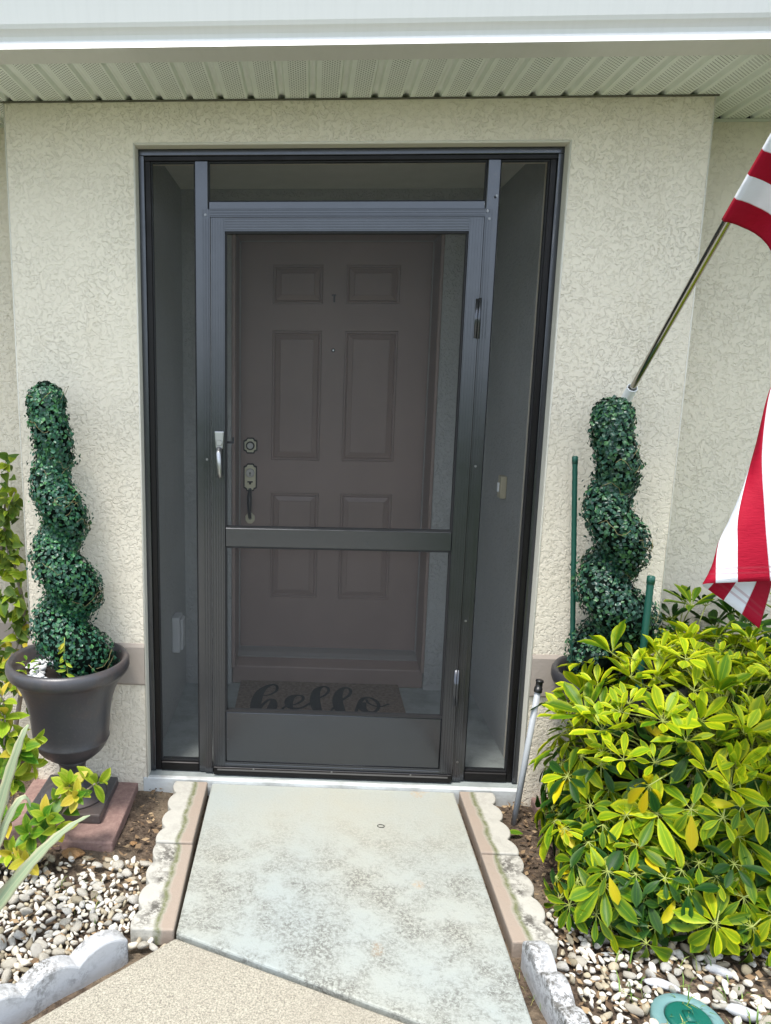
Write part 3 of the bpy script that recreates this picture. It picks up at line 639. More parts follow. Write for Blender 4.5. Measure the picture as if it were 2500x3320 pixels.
PEB = {k: [pebble_mesh(i+j*20, k) for i in range(6)] for j, k in enumerate(('pebble', 'pebble_tan', 'pebble_white'))}
def add_mesh(mb, me, loc, rot, sc):
    mt = Matrix.LocRotScale(Vector(loc), rot, Vector(sc) if not isinstance(sc, (int, float)) else Vector((sc, sc, sc)))
    uvl = me.uv_layers[0].data if me.uv_layers else None
    vs = [mt @ v.co for v in me.vertices]; o = len(mb.v); mb.v += vs
    for p in me.polygons:
        mb.f.append(tuple(i+o for i in p.vertices)); mb.uv.append([tuple(uvl[l].uv) for l in p.loop_indices] if uvl else None); mb.mi.append(mb.cm)
from mathutils import Euler
def rrot(): return Euler((random.gauss(0, .5)+random.choice((0, 3.14)), random.gauss(0, .5), random.uniform(0, 6.3))).to_quaternion()
mb = MB()
for i in range(70):
    a = random.uniform(2.2, 5.4); r = random.uniform(.09, .162); add_mesh(mb, random.choice(PEB['pebble_white']), (-.948+r*math.cos(a), -.205+r*math.sin(a), .456+random.uniform(0, .014)), rrot(), random.uniform(.009, .019))
solo('urn_gravel', mb, 'pebble_white', (-.948, -.205, .45), 'small bright white stones on the soil inside the grey urn', 'gravel', kind='stuff', smooth=True)

def tiny_leaf(mb, p, d, nrm, s):
    side = d.cross(nrm); tip = p+d*s
    vs = [p, p+d*s*.42+side*s*.42+nrm*s*.10, tip-nrm*s*.12, p+d*s*.42-side*s*.42+nrm*s*.10, p+d*s*.5]
    mb.add(vs, [(0, 1, 4), (1, 2, 4), (2, 3, 4), (3, 0, 4)])
def topiary(ax0, ax1, z0, z1, ph0, turns, hand, amp, rad, m, label, nleaf, seed):
    rr = random.Random(seed); t = thing('topiary', (ax0[0], ax0[1], z0), label, 'topiary', 'spiral ivy topiaries')
    def axis(s): return Vector((ax0[0]+(ax1[0]-ax0[0])*s, ax0[1]+(ax1[1]-ax0[1])*s, z0+(z1-z0)*s))
    def cen(s):
        a = ph0+hand*2*math.pi*turns*s; A = amp(s); return axis(s)+Vector((math.cos(a)*A, math.sin(a)*A, 0))
    rad0 = rad(.93); N = 90; mb = MB(); pts = [cen(i/N) for i in range(N+1)]; rads = [rad(i/N)*.80 for i in range(N+1)]
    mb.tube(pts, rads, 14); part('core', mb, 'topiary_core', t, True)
    mb = MB(); cnt = 0
    while cnt < nleaf:
        s = rr.random(); r = rad(s)
        if s < .93 and rr.random() > r/.112: continue
        p = cen(s); d = (cen(min(s+.01, 1))-cen(max(s-.01, 0))).normalized(); a = d.cross(Vector((.3, .9, .1))).normalized(); b = d.cross(a); th = rr.uniform(0, 6.283)
        nrm = a*math.cos(th)+b*math.sin(th); sn = max(0, (s-.93)/.07)
        nrm = (nrm*math.sqrt(max(0, 1-sn*sn))+d*sn).normalized(); rc = rad0 if sn else r
        q = cen(min(s, .93))+nrm*rc*rr.uniform(.84, 1.07) if sn else p+nrm*(r*rr.uniform(.82, 1.06)+(rr.uniform(.005, .02) if rr.random() < .07 else 0))
        ln = (nrm+Vector((rr.gauss(0, .32), rr.gauss(0, .32), rr.gauss(.12, .32)))).normalized(); dd = Vector((rr.gauss(0, 1), rr.gauss(0, 1), rr.gauss(-.4, 1))); dd = (dd-ln*dd.dot(ln)).normalized()
        tiny_leaf(mb, q, dd, ln, rr.uniform(.0115, .0185)); cnt += 1
    part('foliage', mb, m, t, fix=False)
    for i in range(16):
        s = rr.uniform(.05, .95); p = cen(s); r = rad(s)+.006; a0 = rr.uniform(3.4, 6.0); pl = []; dz = rr.uniform(-.04, .04)
        for k in range(9):
            a = a0+k*.16; pl.append(p+Vector((math.cos(a)*r, math.sin(a)*r, dz+.02*math.sin(k*.7+i)))+Vector((rr.gauss(0, .003),)*3))
        mb = MB(); mb.tube(pl, .0008, 4); part('tendril', mb, 'tendril', t, True)
    return t, cen
lerp = lambda a, b, s: a+(b-a)*s
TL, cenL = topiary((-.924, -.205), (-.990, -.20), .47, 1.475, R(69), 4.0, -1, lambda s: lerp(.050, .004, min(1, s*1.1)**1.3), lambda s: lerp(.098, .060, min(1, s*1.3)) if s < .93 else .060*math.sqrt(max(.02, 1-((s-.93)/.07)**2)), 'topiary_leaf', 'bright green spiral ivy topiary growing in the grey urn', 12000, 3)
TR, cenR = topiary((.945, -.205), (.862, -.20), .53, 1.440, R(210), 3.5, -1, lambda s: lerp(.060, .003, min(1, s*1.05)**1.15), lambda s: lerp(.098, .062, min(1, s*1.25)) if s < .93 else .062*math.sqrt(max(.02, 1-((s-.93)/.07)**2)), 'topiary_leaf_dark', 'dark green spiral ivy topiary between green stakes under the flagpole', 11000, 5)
# stakes in the right urn
def stake(p0, p1, r, label):
    t = thing('plant_stake', p0, label, 'plant stake'); mb = MB(); p0 = Vector(p0); p1 = Vector(p1); n = 46; pts = [p0.lerp(p1, i/n) for i in range(n+1)]
    mb.tube(pts, [r*(1.0+.09*(i % 2)) for i in range(n+1)], 10); part('rod', mb, 'stake', t, True)
    mb = MB(); d = (p1-p0).normalized(); mb.tube([p1-d*.02, p1+d*.003, p1+d*.006], [r*1.18, r*1.18, r*.7], 10); part('cap', mb, 'stake', t, True)
stake((.832, -.135, .44), (.783, -.12, 1.236), .0085, 'long green ribbed plant stake standing beside the right topiary')
stake((.955, -.375, .44), (.972, -.345, .885), .0105, 'short thick green plant stake leaning on the right topiary')

# ================================================================= FLAG AND POLE
FP = thing('flagpole', (.95, -.05, 1.42), 'silver flagpole with a draped red and white striped flag on a wall bracket', 'flagpole')
P0 = Vector((.95, -.117, 1.469)); PD = (Vector((.95, -.61, 1.898))-P0).normalized()
mb = MB(); mb.tube([P0-PD*.09+PD*(1.84*i/24) for i in range(25)], [.0096+.0026*min(1, i/9) for i in range(25)], 20); part('pole', mb, 'pole', FP, True)
mb = MB(); mb.lathe([(.001, 0), (.03, .005), (.042, .03), (.03, .06), (.001, .068)], P0+PD*1.75, 24); part('finial', mb, 'pole', FP, True)
mb = MB(); a_ = PD.cross(Vector((1, 0, 0))).normalized()
def ring(mb, c, d, ro, ri, L_, n=24):
    a = d.cross(Vector((1, 0, 0))).normalized(); b = d.cross(a); vs = []
    for (r, h) in ((ro, 0), (ro, L_), (ri, L_), (ri, 0)):
        vs += [c+d*h+(a*math.cos(2*math.pi*k/n)+b*math.sin(2*math.pi*k/n))*r for k in range(n)]
    mb.add(vs, [(q*n+k, q*n+(k+1) % n, ((q+1) % 4)*n+(k+1) % n, ((q+1) % 4)*n+k) for q in range(4) for k in range(n)])
ring(mb, P0-PD*.085, PD, .0175, .0140, .087); mb.box(.932, .968, -.056, -.0505, 1.335, 1.43); mb.box(.943, .957, -.078, -.0555, 1.375, 1.42); part('bracket', mb, 'white_plastic', FP, b=.001)
# cloth: control lattice  rows v (hoist->fly), columns k = stripe boundary 0..13
CPV = Vector(CP); SW = .066; F0 = P0+PD*.648
def Z4(zx, zy): return (2100+zx*.4069)/1.5, (1200+zy*.4069)/1.5
rows = []

def hoistpx(k):
    p = F0+PD*SW*k-Vector(CP); q = p.dot(fw); return ((PX+FPX*p.dot(rt2)/q)/1.5, (PY-FPX*p.dot(up2)/q)/1.5, q)
def rowpx(v, lst): rows.append((v, [atd(*q) for q in lst]))
h = [hoistpx(k) for k in range(14)]
def fill(lst):
    """complete a row given the first columns, continuing with constant steps"""
    while len(lst) < 14:
        a, b = lst[-2], lst[-1]; lst.append(tuple(b[i]+(b[i]-a[i])*.93 for i in range(3)))
    return lst
rowpx(0, [(x-10, y-7, q-.004) for k, (x, y, q) in enumerate(h)])
rowpx(.010, [(x-6, y-3, q-.020) for k, (x, y, q) in enumerate(h)])
rowpx(.035, [(x+24+1.2*k, y+5+2*k, q-.024) for k, (x, y, q) in enumerate(h)])
rowpx(.085, [(x+84+3*k, y+42+5*k, q-.02+.012*math.sin(k*1.1)) for k, (x, y, q) in enumerate(h)])
rowpx(.20, [(x+150+5*k, y+150+11*k, q*.97+.03*math.sin(k*1.3)) for k, (x, y, q) in enumerate(h)])
def base_row(y0, fold, xf, step, back, d0):
    out = []
    for k in range(14):
        if k < fold: out.append((xf+(fold-k)*back[0], y0+(fold-k)*back[1], d0+.03+.012*(fold-k)))
        else: out.append((xf+(k-fold)*step, y0-(k-fold)*2, d0-.015*math.sin(min(3.1, (k-fold)*.9))+.03*math.sin((k-fold)*1.35)))
    return out
rowpx(.42, base_row(700, 8, 1705, 46, (22, 10), 1.70))
rowpx(.60, base_row(800, 7.4, 1683, 50, (24, 11), 1.67))
def zrow(v, back, front, d0):
    l = [(*Z4(*p), d0+.035+.010*(len(back)-i)) for i, p in enumerate(back)]+[(*Z4(*p), d0+[.01, -.004, -.012, -.01][min(i, 3)]) for i, p in enumerate(front)]
    while len(l) < 14:
        k = len(l); x, y, q = l[-1]; l.append((x+52, y-1, d0+.03*math.sin(k*1.4)))
    rowpx(v, l)
zrow(.70, [(1290, 520), (1230, 480), (1170, 440), (1110, 400), (1060, 360), (1020, 320), (975, 250)], [(975, 175), (1140, 200)], 1.66)
zrow(.80, [(1230, 900), (1165, 860), (1100, 820), (1035, 780), (970, 740), (900, 690), (850, 640)], [(912, 650), (1110, 650)], 1.655)
zrow(.90, [(1060, 1350), (985, 1310), (905, 1270), (825, 1230), (745, 1200), (665, 1165)], [(728, 1130), (930, 1125), (1140, 1120)], 1.65)
zrow(.95, [(990, 1700), (895, 1620), (800, 1540), (710, 1480), (600, 1420)], [(560, 1405), (716, 1400), (950, 1395), (1160, 1390)], 1.65)
zrow(1.0, [(890, 2060), (752, 1945), (605, 1835), (482, 1748)], [(437, 1708), (541, 1697), (717, 1690), (975, 1680), (1190, 1672)], 1.65)
def cr(p0, p1, p2, p3, t): return .5*((2*p1)+(p2-p0)*t+(2*p0-5*p1+4*p2-p3)*t*t+(3*p1-p0-3*p2+p3)*t**3)
SUBK, NV = 5, 90; vs = []; uvs = []; vv_ = [r[0] for r in rows]
for j in range(NV+1):
    v = j/NV; i = max(q for q in range(len(rows)) if vv_[q] <= v+1e-9); i = min(i, len(rows)-2); t = (v-vv_[i])/(vv_[i+1]-vv_[i])
    rowp = [cr(rows[max(i-1, 0)][1][k], rows[i][1][k], rows[i+1][1][k], rows[min(i+2, len(rows)-1)][1][k], t) for k in range(14)]
    for k in range(13*SUBK+1):
        a = min(k//SUBK, 12); tt = k/SUBK-a
        vs.append(cr(rowp[max(a-1, 0)], rowp[a], rowp[a+1], rowp[min(a+2, 13)], tt)); uvs.append((k/(13*SUBK), v))
W_ = 13*SUBK+1
for i_, p_ in enumerate(vs):
    v_ = uvs[i_][1]; vs[i_] = p_+(CPV-p_).normalized()*(.0075*noise.noise((uvs[i_][0]*16, v_*5, 3))+.003*noise.noise((uvs[i_][0]*38, v_*14, 7)))*min(1, v_*6)
mb = MB(); mb.add(vs, [(j*W_+k, j*W_+k+1, (j+1)*W_+k+1, (j+1)*W_+k) for j in range(NV) for k in range(W_-1)], uvs)
fl = part('flag', mb, 'flag', FP, True, fix=False); fl['label'] = 'red and white striped flag hanging in folds from the pole'
sm = fl.modifiers.new('solid', 'SOLIDIFY'); sm.thickness = .0006

# ================================================================= SMALL FITTINGS
SP = thing('sprinkler_riser', (.655, -.17, -.09), 'grey plastic sprinkler riser with black nozzle leaning beside the door frame', 'sprinkler')
pb = Vector((.655, -.17, -.11)); pt = Vector((.712, -.15, .415)); d_ = (pt-pb).normalized()
mb = MB(); mb.tube([pb, pt], .0105, 16); part('pipe', mb, 'pvc_grey', SP, True)
mb = MB(); mb.tube([pt-d_*.004, pt+d_*.012, pt+d_*.0121, pt+d_*.034, pt+d_*.0341, pt+d_*.040], [.0142, .0142, .012, .012, .0142, .0132], 14); part('nozzle', mb, 'black_plastic', SP, True)
VB = thing('valve_box', (.862, -1.045, -.09), 'round green irrigation valve cover in a teal collar set in the pebbles', 'valve cover')
mb = MB(); n = 40; prof = [(.086, -.11), (.086, -.072), (.082, -.067), (.058, -.065), (.055, -.069), (.055, -.11)]; mb.lathe(prof, (.862, -1.045, 0), n); part('collar', mb, 'valve_body', VB, True)
mb = MB(); mb.lathe([(.001, -.061), (.043, -.061), (.050, -.062), (.0535, -.067), (.0535, -.08)], (.862, -1.045, 0), n); mb.box(.852, .872, -1.062, -1.028, -.0605, -.057); part('lid', mb, 'valve_lid', VB, True)
mb = MB(); mb.tube([(.165+.012*math.cos(a*.5), -.30+.009*math.sin(a*.5), ZP+.0012) for a in range(13)], .0012, 5); solo('rubber_ring', mb, 'ink', (.165, -.3, ZP), 'tiny dark ring lying on the concrete path', 'ring', smooth=True)

# ================================================================= PEBBLES
def inside_left(x, y): # behind the curb line, left of the flat stones
    return x < -.60 and x > -1.75 and (y > -.90+(x+.595)*.969+.05*1 or False) and y < -.47
def scatter(region, n, rmin, rmax, x0, x1, y0, y1, dens=None):
    pts = []; tries = 0
    while len(pts) < n and tries < n*60:
        tries += 1; x = random.uniform(x0, x1); y = random.uniform(y0, y1)
        if not region(x, y) or (dens and random.random() > dens(x, y)): continue
        r = rmin+(rmax-rmin)*random.random()**1.25
        if any((x-a)**2+(y-b)**2 < ((r+c)*.64)**2 for a, b, c in pts): continue
        pts.append((x, y, r))
    return pts
def lay(pts, grp, label, nobj, tanfrac):
    pts.sort(key=lambda p: -p[2]); mbs = {'pebble': MB(), 'pebble_tan': MB()}
    for i, (x, y, r) in enumerate(pts):
        kind = 'pebble_tan' if random.random() < tanfrac else 'pebble'; me = random.choice(PEB[kind]); z = ZS+.014+r*.38
        sc = (r*random.uniform(1.05, 1.4), r*random.uniform(.85, 1.15), r*random.uniform(.75, 1.15))
        if i < nobj:
            o = link('pebble', me, None, (x, y, z)); o.rotation_mode = 'QUATERNION'; o.rotation_quaternion = rrot(); o.scale = sc; tag(o, ('tan brown ' if kind == 'pebble_tan' else 'whitish ')+label, 'pebble', ('tan ' if kind == 'pebble_tan' else 'white ')+grp)
        else: add_mesh(mbs[kind], me, (x, y, z), rrot(), sc)
    for k, mb in mbs.items():
        if mb.v: solo('gravel', mb, k, (pts[0][0], pts[0][1], ZS), 'small loose stones filling the gaps between the pebbles', 'gravel', kind='stuff', smooth=True)
L1 = [(-.545, -.885, .018), (-.515, -.892, .016), (-.56, -.868, .013), (-.575, -.885, .015), (-.49, -.89, .012), (-.53, -.868, .012)]+scatter(inside_left, 900, .0075, .0215, -1.25, -.6, -1.45, -.5, lambda x, y: min(1, max(.10, (-.56-y)/.16)))
lay(L1, 'pebbles in the bed left of the path', 'rounded pebble in the bed left of the path', 160, .24)
def inside_right(x, y): return x > .60+max(0, (-y-.85))*.09 and x < 1.9 and y > -1.7 and y < -.62 and (x-.862)**2+(y+1.045)**2 > .088**2
R1 = scatter(inside_right, 1000, .0065, .020, .6, 1.45, -1.45, -.66, lambda x, y: 1 if x < .85 or y < -1.1 else .45)
lay(R1, 'pebbles in the bed right of the path', 'rounded pebble in the bed right of the path', 160, .18)
for (x, y, r), lab in zip([(.84, -.93, .034), (1.02, -1.02, .035), (1.03, -.88, .03)], ['large oblong white stone behind the green valve cover', 'large smooth oval white stone beside the green valve cover', 'large white stone at the foot of the bush']):
    o = link('river_stone', PEB['pebble_white'][int(x*10) % 6], None, (x, y, ZS+.02)); o.scale = (r*1.5, r*.8, r*.9); o.rotation_euler = (0, .1, -.3); tag(o, lab, 'stone')
ork = pebble_mesh(77, 'rock_orange', 3); p = on(160, 1842, 2, -.07); o = link('rock', ork, None, (p.x, p.y, -.072)); o.scale = (.042, .032, .034); tag(o, 'orange-topped rough rock in front of the red paver', 'rock')
p = on(289, 1822, 2, -.08); o = link('brick_fragment', ork, None, (p.x, p.y, -.08)); o.scale = (.015, .012, .012); tag(o, 'small orange brick fragment in the soil beside the flat edging stone', 'rock')
for (u, v, s), lab in zip([(90, 1850, .03), (250, 1868, .045), (190, 1855, .022)], ['tan angular rock under the yellow-green shrub', 'broad flat beige rock between the paver and the edging stones', 'small pale rock beside the orange rock']):
    p = on(u, v, 2, -.08); o = link('rock', pebble_mesh(int(u), 'pebble_tan', 3), None, (p.x, p.y, -.082)); o.scale = (s, s*.8, s*.6); tag(o, lab, 'rock')

# ================================================================= PLANTS
def leafmesh(name, prof, cup, curl, m, n=5):
    """leaf along +Y, unit length; prof(t) half width; cup folds the sides up, curl bends the tip down"""
    vs = []; uv = []
    for i in range(n+1):
        t = i/n; hw = prof(t); z = -curl*t*t
        for s in (-1, 0, 1):
            vs.append((s*hw, t, z+cup*hw*abs(s)+(.012*math.sin(t*9) if s else 0))); uv.append((.5+.5*s, t))
    fs = [(3*i+s, 3*i+s+1, 3*i+s+4, 3*i+s+3) for i in range(n) for s in (0, 1)]
    mb = MB(); mb.add(vs, fs, uv); me = mb.mesh(name, m, smooth=True, fix=False); return me
def orient(p, d, nrm, s, wsc=1):
    d = d.normalized(); x = d.cross(nrm)
    if x.length < 1e-3: x = d.cross(Vector((1, 0, 0)))
    x.normalize(); z = x.cross(d); mt = Matrix((x*s*wsc, d*s, z*s)).transposed().to_4x4(); mt.translation = p; return mt
def add_mat(mb, me, mt, cm):
    mb.cm = cm; o = len(mb.v); mb.v += [mt @ v.co for v in me.vertices]; uvl = me.uv_layers[0].data
    for p in me.polygons:
        mb.f.append(tuple(i+o for i in p.vertices)); mb.uv.append([tuple(uvl[l].uv) for l in p.loop_indices]); mb.mi.append(cm)
obov = lambda t: .19*max(.0, math.sin(math.pi*min(1, (.05+.95*t)**1.45)))**.75+.006
oval = lambda t: .24*max(0, math.sin(math.pi*(.03+.96*t**1.05)))**.8+.006
heart = lambda t: .34*max(0, math.sin(math.pi*(.10+.9*t**.75)))**.8*(1.06-.3*t)+.004
def emit(root, leaves, kinds, nobj, key, name='leaf'):
    """leaves: (matrix, mesh, kindindex); the nobj largest-showing become parts, the rest one stuff part"""
    leaves.sort(key=key); mb = MB(); rl = root.location
    for i, (mt, shape, kd) in enumerate(leaves):
        if i < nobj:
            o = bpy.data.objects.new(name, shape[kd]); COL.objects.link(o); o.parent = root; q = mt.copy(); q.translation -= rl; o.matrix_basis = q
        else: add_mat(mb, shape[kd], mt, kd)
    if mb.v:
        o = link('foliage', mb.mesh('foliage', kinds, rl, True, False), root, (0, 0, 0)); o['kind'] = 'stuff'
CPV = Vector(CP)
def showkey(l): return (l[0].translation-CPV).length - .0*1
# --- schefflera
SK = ['leaf_lime', 'leaf_green', 'leaf_deep', 'leaf_yellow', 'leaf_dry']
SHP = [{i: leafmesh('leaf', obov, c, cu, k) for i, k in enumerate(SK)} for c, cu in ((.35, .10), (.55, .22), (.2, .35), (.45, -.08))]
def schefflera(root_loc, label, ells, nwh, seed, nobj, dark=0, mind=.078):
    rr = random.Random(seed); root = thing('schefflera_bush', root_loc, label, 'bush'); rl = Vector(root_loc); wh = []; tries = 0
    def val(p, e): return math.sqrt(sum(((p[i]-e[0][i])/e[1][i])**2 for i in range(3)))
    while len(wh) < nwh and tries < 40000:
        tries += 1; e = rr.choice(ells); u = Vector((rr.gauss(0, 1), rr.gauss(0, 1), rr.gauss(0, 1))).normalized()
        depth = rr.uniform(.86, 1.06) if rr.random() < .72 else rr.uniform(.5, .85)
        kk = 1+.22*noise.noise((u.x*2.6+e[0][0]*9, u.y*2.6, u.z*2.6)); p = Vector([e[0][i]+u[i]*e[1][i]*depth*kk for i in range(3)])
        if p.z < -.03 or any(val(p, f) < .72 for f in ells if f is not e): continue
        if p.x < 1.16 and p.y > -.12: continue
        if p.x < .705-max(0, -.42-p.y)*.30: continue
        if p.y > .12: continue
        if (p-CPV).length < .9: continue
        if any((p-q[0]).length < mind*(1 if depth > .85 else .8) for q in wh): continue
        wh.append((p, Vector((u[0]/e[1][0], u[1]/e[1][1], u[2]/e[1][2])).normalized(), depth, rr.random()))
    leaves = []; petm = MB(); zmax = max(q[0].z for q in wh); stems = []
    for k in range(9):
        e = ells[k % len(ells)]; top = Vector(e[0])+Vector((rr.uniform(-.5, .5)*e[1][0], rr.uniform(-.5, .5)*e[1][1], rr.uniform(-.1, .35)*e[1][2])); b0 = rl+Vector((rr.uniform(-.12, .12), rr.uniform(-.1, .1), -.03)); mid = b0.lerp(top, .5)+Vector((rr.uniform(-.05, .05), rr.uniform(-.05, .05), .02)); pl = [b0, b0.lerp(mid, .5), mid, mid.lerp(top, .5), top]
        mb = MB(); mb.tube(pl, [.011, .010, .009, .007, .005], 7); part('stem', mb, 'bark', root, True); stems += pl[2:]
    for p, nrm, depth, rnd in wh:
        hz = max(0, min(1, (p.z-.0)/.62)); ax = (nrm*.75+Vector((0, 0, 1))*(.35+.55*hz)).normalized(); n = rr.choice((6, 7, 7, 8, 9)); size = (.050+.056*rr.random()**1.6)*(1 if depth > .85 else .85)
        young = hz > .62 and depth > .85
        el0 = R(rr.uniform(18, 52)) if young else R(rr.uniform(-38, 12))
        sf = min(stems, key=lambda q: (q-p).length); c = sf.lerp(p, .55)+Vector((0, 0, .02)); petm.tube([sf, c, p], [.0028, .0022, .0018], 5)
        t1 = ax.cross(Vector((.13, .9, .21))).normalized(); t2 = ax.cross(t1); a0 = rr.uniform(0, 6.28)
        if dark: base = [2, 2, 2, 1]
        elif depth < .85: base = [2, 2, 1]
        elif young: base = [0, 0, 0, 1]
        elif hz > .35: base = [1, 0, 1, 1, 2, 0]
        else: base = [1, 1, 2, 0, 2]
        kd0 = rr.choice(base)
        if not dark and rnd < .06 and not young and hz < .62: kd0 = 3; el0 = R(-50)
        if rnd > .985: kd0 = 4
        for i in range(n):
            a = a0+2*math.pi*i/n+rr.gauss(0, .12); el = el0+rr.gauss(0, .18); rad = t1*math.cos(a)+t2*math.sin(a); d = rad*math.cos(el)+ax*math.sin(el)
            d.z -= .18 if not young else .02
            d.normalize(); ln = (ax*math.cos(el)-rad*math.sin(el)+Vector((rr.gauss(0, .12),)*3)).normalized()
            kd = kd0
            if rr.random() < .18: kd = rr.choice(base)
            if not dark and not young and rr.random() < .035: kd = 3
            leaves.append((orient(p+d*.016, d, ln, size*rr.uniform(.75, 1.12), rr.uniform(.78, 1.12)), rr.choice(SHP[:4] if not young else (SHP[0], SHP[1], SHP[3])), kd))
            petm.tube([p, p+d*.018], [.0014, .0011], 4, False)
    o = part('petioles', petm, 'petiole', root, True); o['kind'] = 'stuff'
    emit(root, leaves, SK, nobj, showkey)
    return root
schefflera((1.06, -.42, -.08), 'large lime-green variegated schefflera bush in front of the black urn',
    [((1.06, -.44, .30), (.37, .34, .36)), ((1.42, -.42, .30), (.42, .40, .37)), ((.86, -.42, .10), (.19, .26, .20)), ((.82, -.62, .06), (.20, .24, .17)), ((1.06, -.62, .08), (.38, .26, .20)), ((1.40, -.68, .08), (.36, .26, .22))], 900, 11, 300, mind=.046)
schefflera((1.45, .02, -.08), 'darker schefflera bush against the wall under the flag',
    [((1.32, -.02, .50), (.20, .13, .20)), ((1.56, .0, .46), (.26, .13, .22)), ((1.85, .0, .42), (.26, .13, .22))], 110, 12, 180, dark=1, mind=.06)
# --- shrub at left: rosettes of veined oval leaves
VK = ['shrub_green', 'shrub_lime', 'shrub_yellow']
OVL = [{i: leafmesh('leaf', oval, c, cu, k) for i, k in enumerate(VK)} for c, cu in ((.35, .10), (.5, .2), (.25, .3))]
def rosette_shrub(root_loc, label, nodes, seed, size=(.056, .084)):
    rr = random.Random(seed); root = thing('shrub', root_loc, label, 'shrub'); rl = Vector(root_loc); leaves = []
    for (p, axv, n, kd, sc) in nodes:
        p = Vector(p); ax = Vector(axv).normalized(); t1 = ax.cross(Vector((.3, .8, .2))).normalized(); t2 = ax.cross(t1)
        mb = MB(); mid = rl.lerp(p, .5)+Vector((rr.uniform(-.03, .03), rr.uniform(-.03, .03), .02)); mb.tube([rl+Vector((rr.uniform(-.03, .03), rr.uniform(-.03, .03), 0)), mid, p-ax*.03, p], [.005, .004, .003, .002], 6); part('stem', mb, 'bark', root, True)
        for lev in range(3):
            m_ = max(2, n//3)
            for i in range(m_):
                a = lev*1.1+2*math.pi*i/m_+rr.gauss(0, .15); el = R((8, 32, 62)[lev]+rr.uniform(-14, 14)); rad = t1*math.cos(a)+t2*math.sin(a); d = rad*math.cos(el)+ax*math.sin(el); ln = ax*math.cos(el)-rad*math.sin(el)
                k = kd if rr.random() < .72 else rr.choice((0, 1, 2)); s = rr.uniform(*size)*sc*(1, .9, .7)[lev]
                leaves.append((orient(p-ax*(.03-.015*lev), d, ln, s, rr.uniform(.95, 1.2)), rr.choice(OVL), k))
    emit(root, leaves, VK, 300, showkey); return root
def nd(u, v, y, ax, n, kd, sc=1): return (on(u, v, 1, y), ax, n, kd, sc)
rosette_shrub((-1.06, -.56, -.09), 'yellow-green shrub with veined oval leaves in front of the grey urn', [
    nd(150, 1695, -.52, (.2, -.5, .9), 12, 1), nd(215, 1690, -.50, (.7, -.3, .5), 7, 1), nd(165, 1720, -.55, (.3, -.8, .5), 9, 2, .8), nd(95, 1765, -.58, (0, -.8, .7), 11, 0, 1.05), nd(60, 1800, -.6, (-.2, -.7, .7), 10, 0),
    nd(125, 1790, -.6, (.5, -.7, .2), 8, 1), nd(25, 1845, -.62, (-.1, -.9, .4), 11, 1, .9), nd(55, 1860, -.64, (.3, -.8, .5), 8, 2, .8), nd(10, 1770, -.58, (-.4, -.6, .8), 10, 0), nd(125, 1735, -.5, (-.1, -.3, .9), 8, 0), nd(-40, 1800, -.6, (-.5, -.5, .7), 10, 0), nd(-40, 1880, -.62, (-.5, -.5, .7), 10, 1)], 21)
rosette_shrub((-1.16, -.52, -.09), 'taller green shrub with veined leaves overlapping the left side of the grey urn', [
    nd(45, 1620, -.5, (.3, -.5, .8), 12, 0, 1.15), nd(75, 1600, -.46, (.9, -.2, .4), 7, 1, 1.1), nd(15, 1580, -.5, (-.2, -.4, .9), 10, 1), nd(10, 1545, -.5, (.1, -.3, .9), 9, 1), nd(70, 1650, -.48, (.8, -.5, -.1), 7, 1, 1.15), nd(5, 1660, -.52, (-.2, -.8, .4), 10, 0), nd(0, 1500, -.5, (-.3, -.2, .9), 8, 1),
    nd(35, 1690, -.5, (.2, -.8, .1), 9, 0), nd(-45, 1600, -.5, (-.6, -.4, .7), 10, 0), nd(-40, 1690, -.5, (-.6, -.4, .5), 10, 0)], 22)
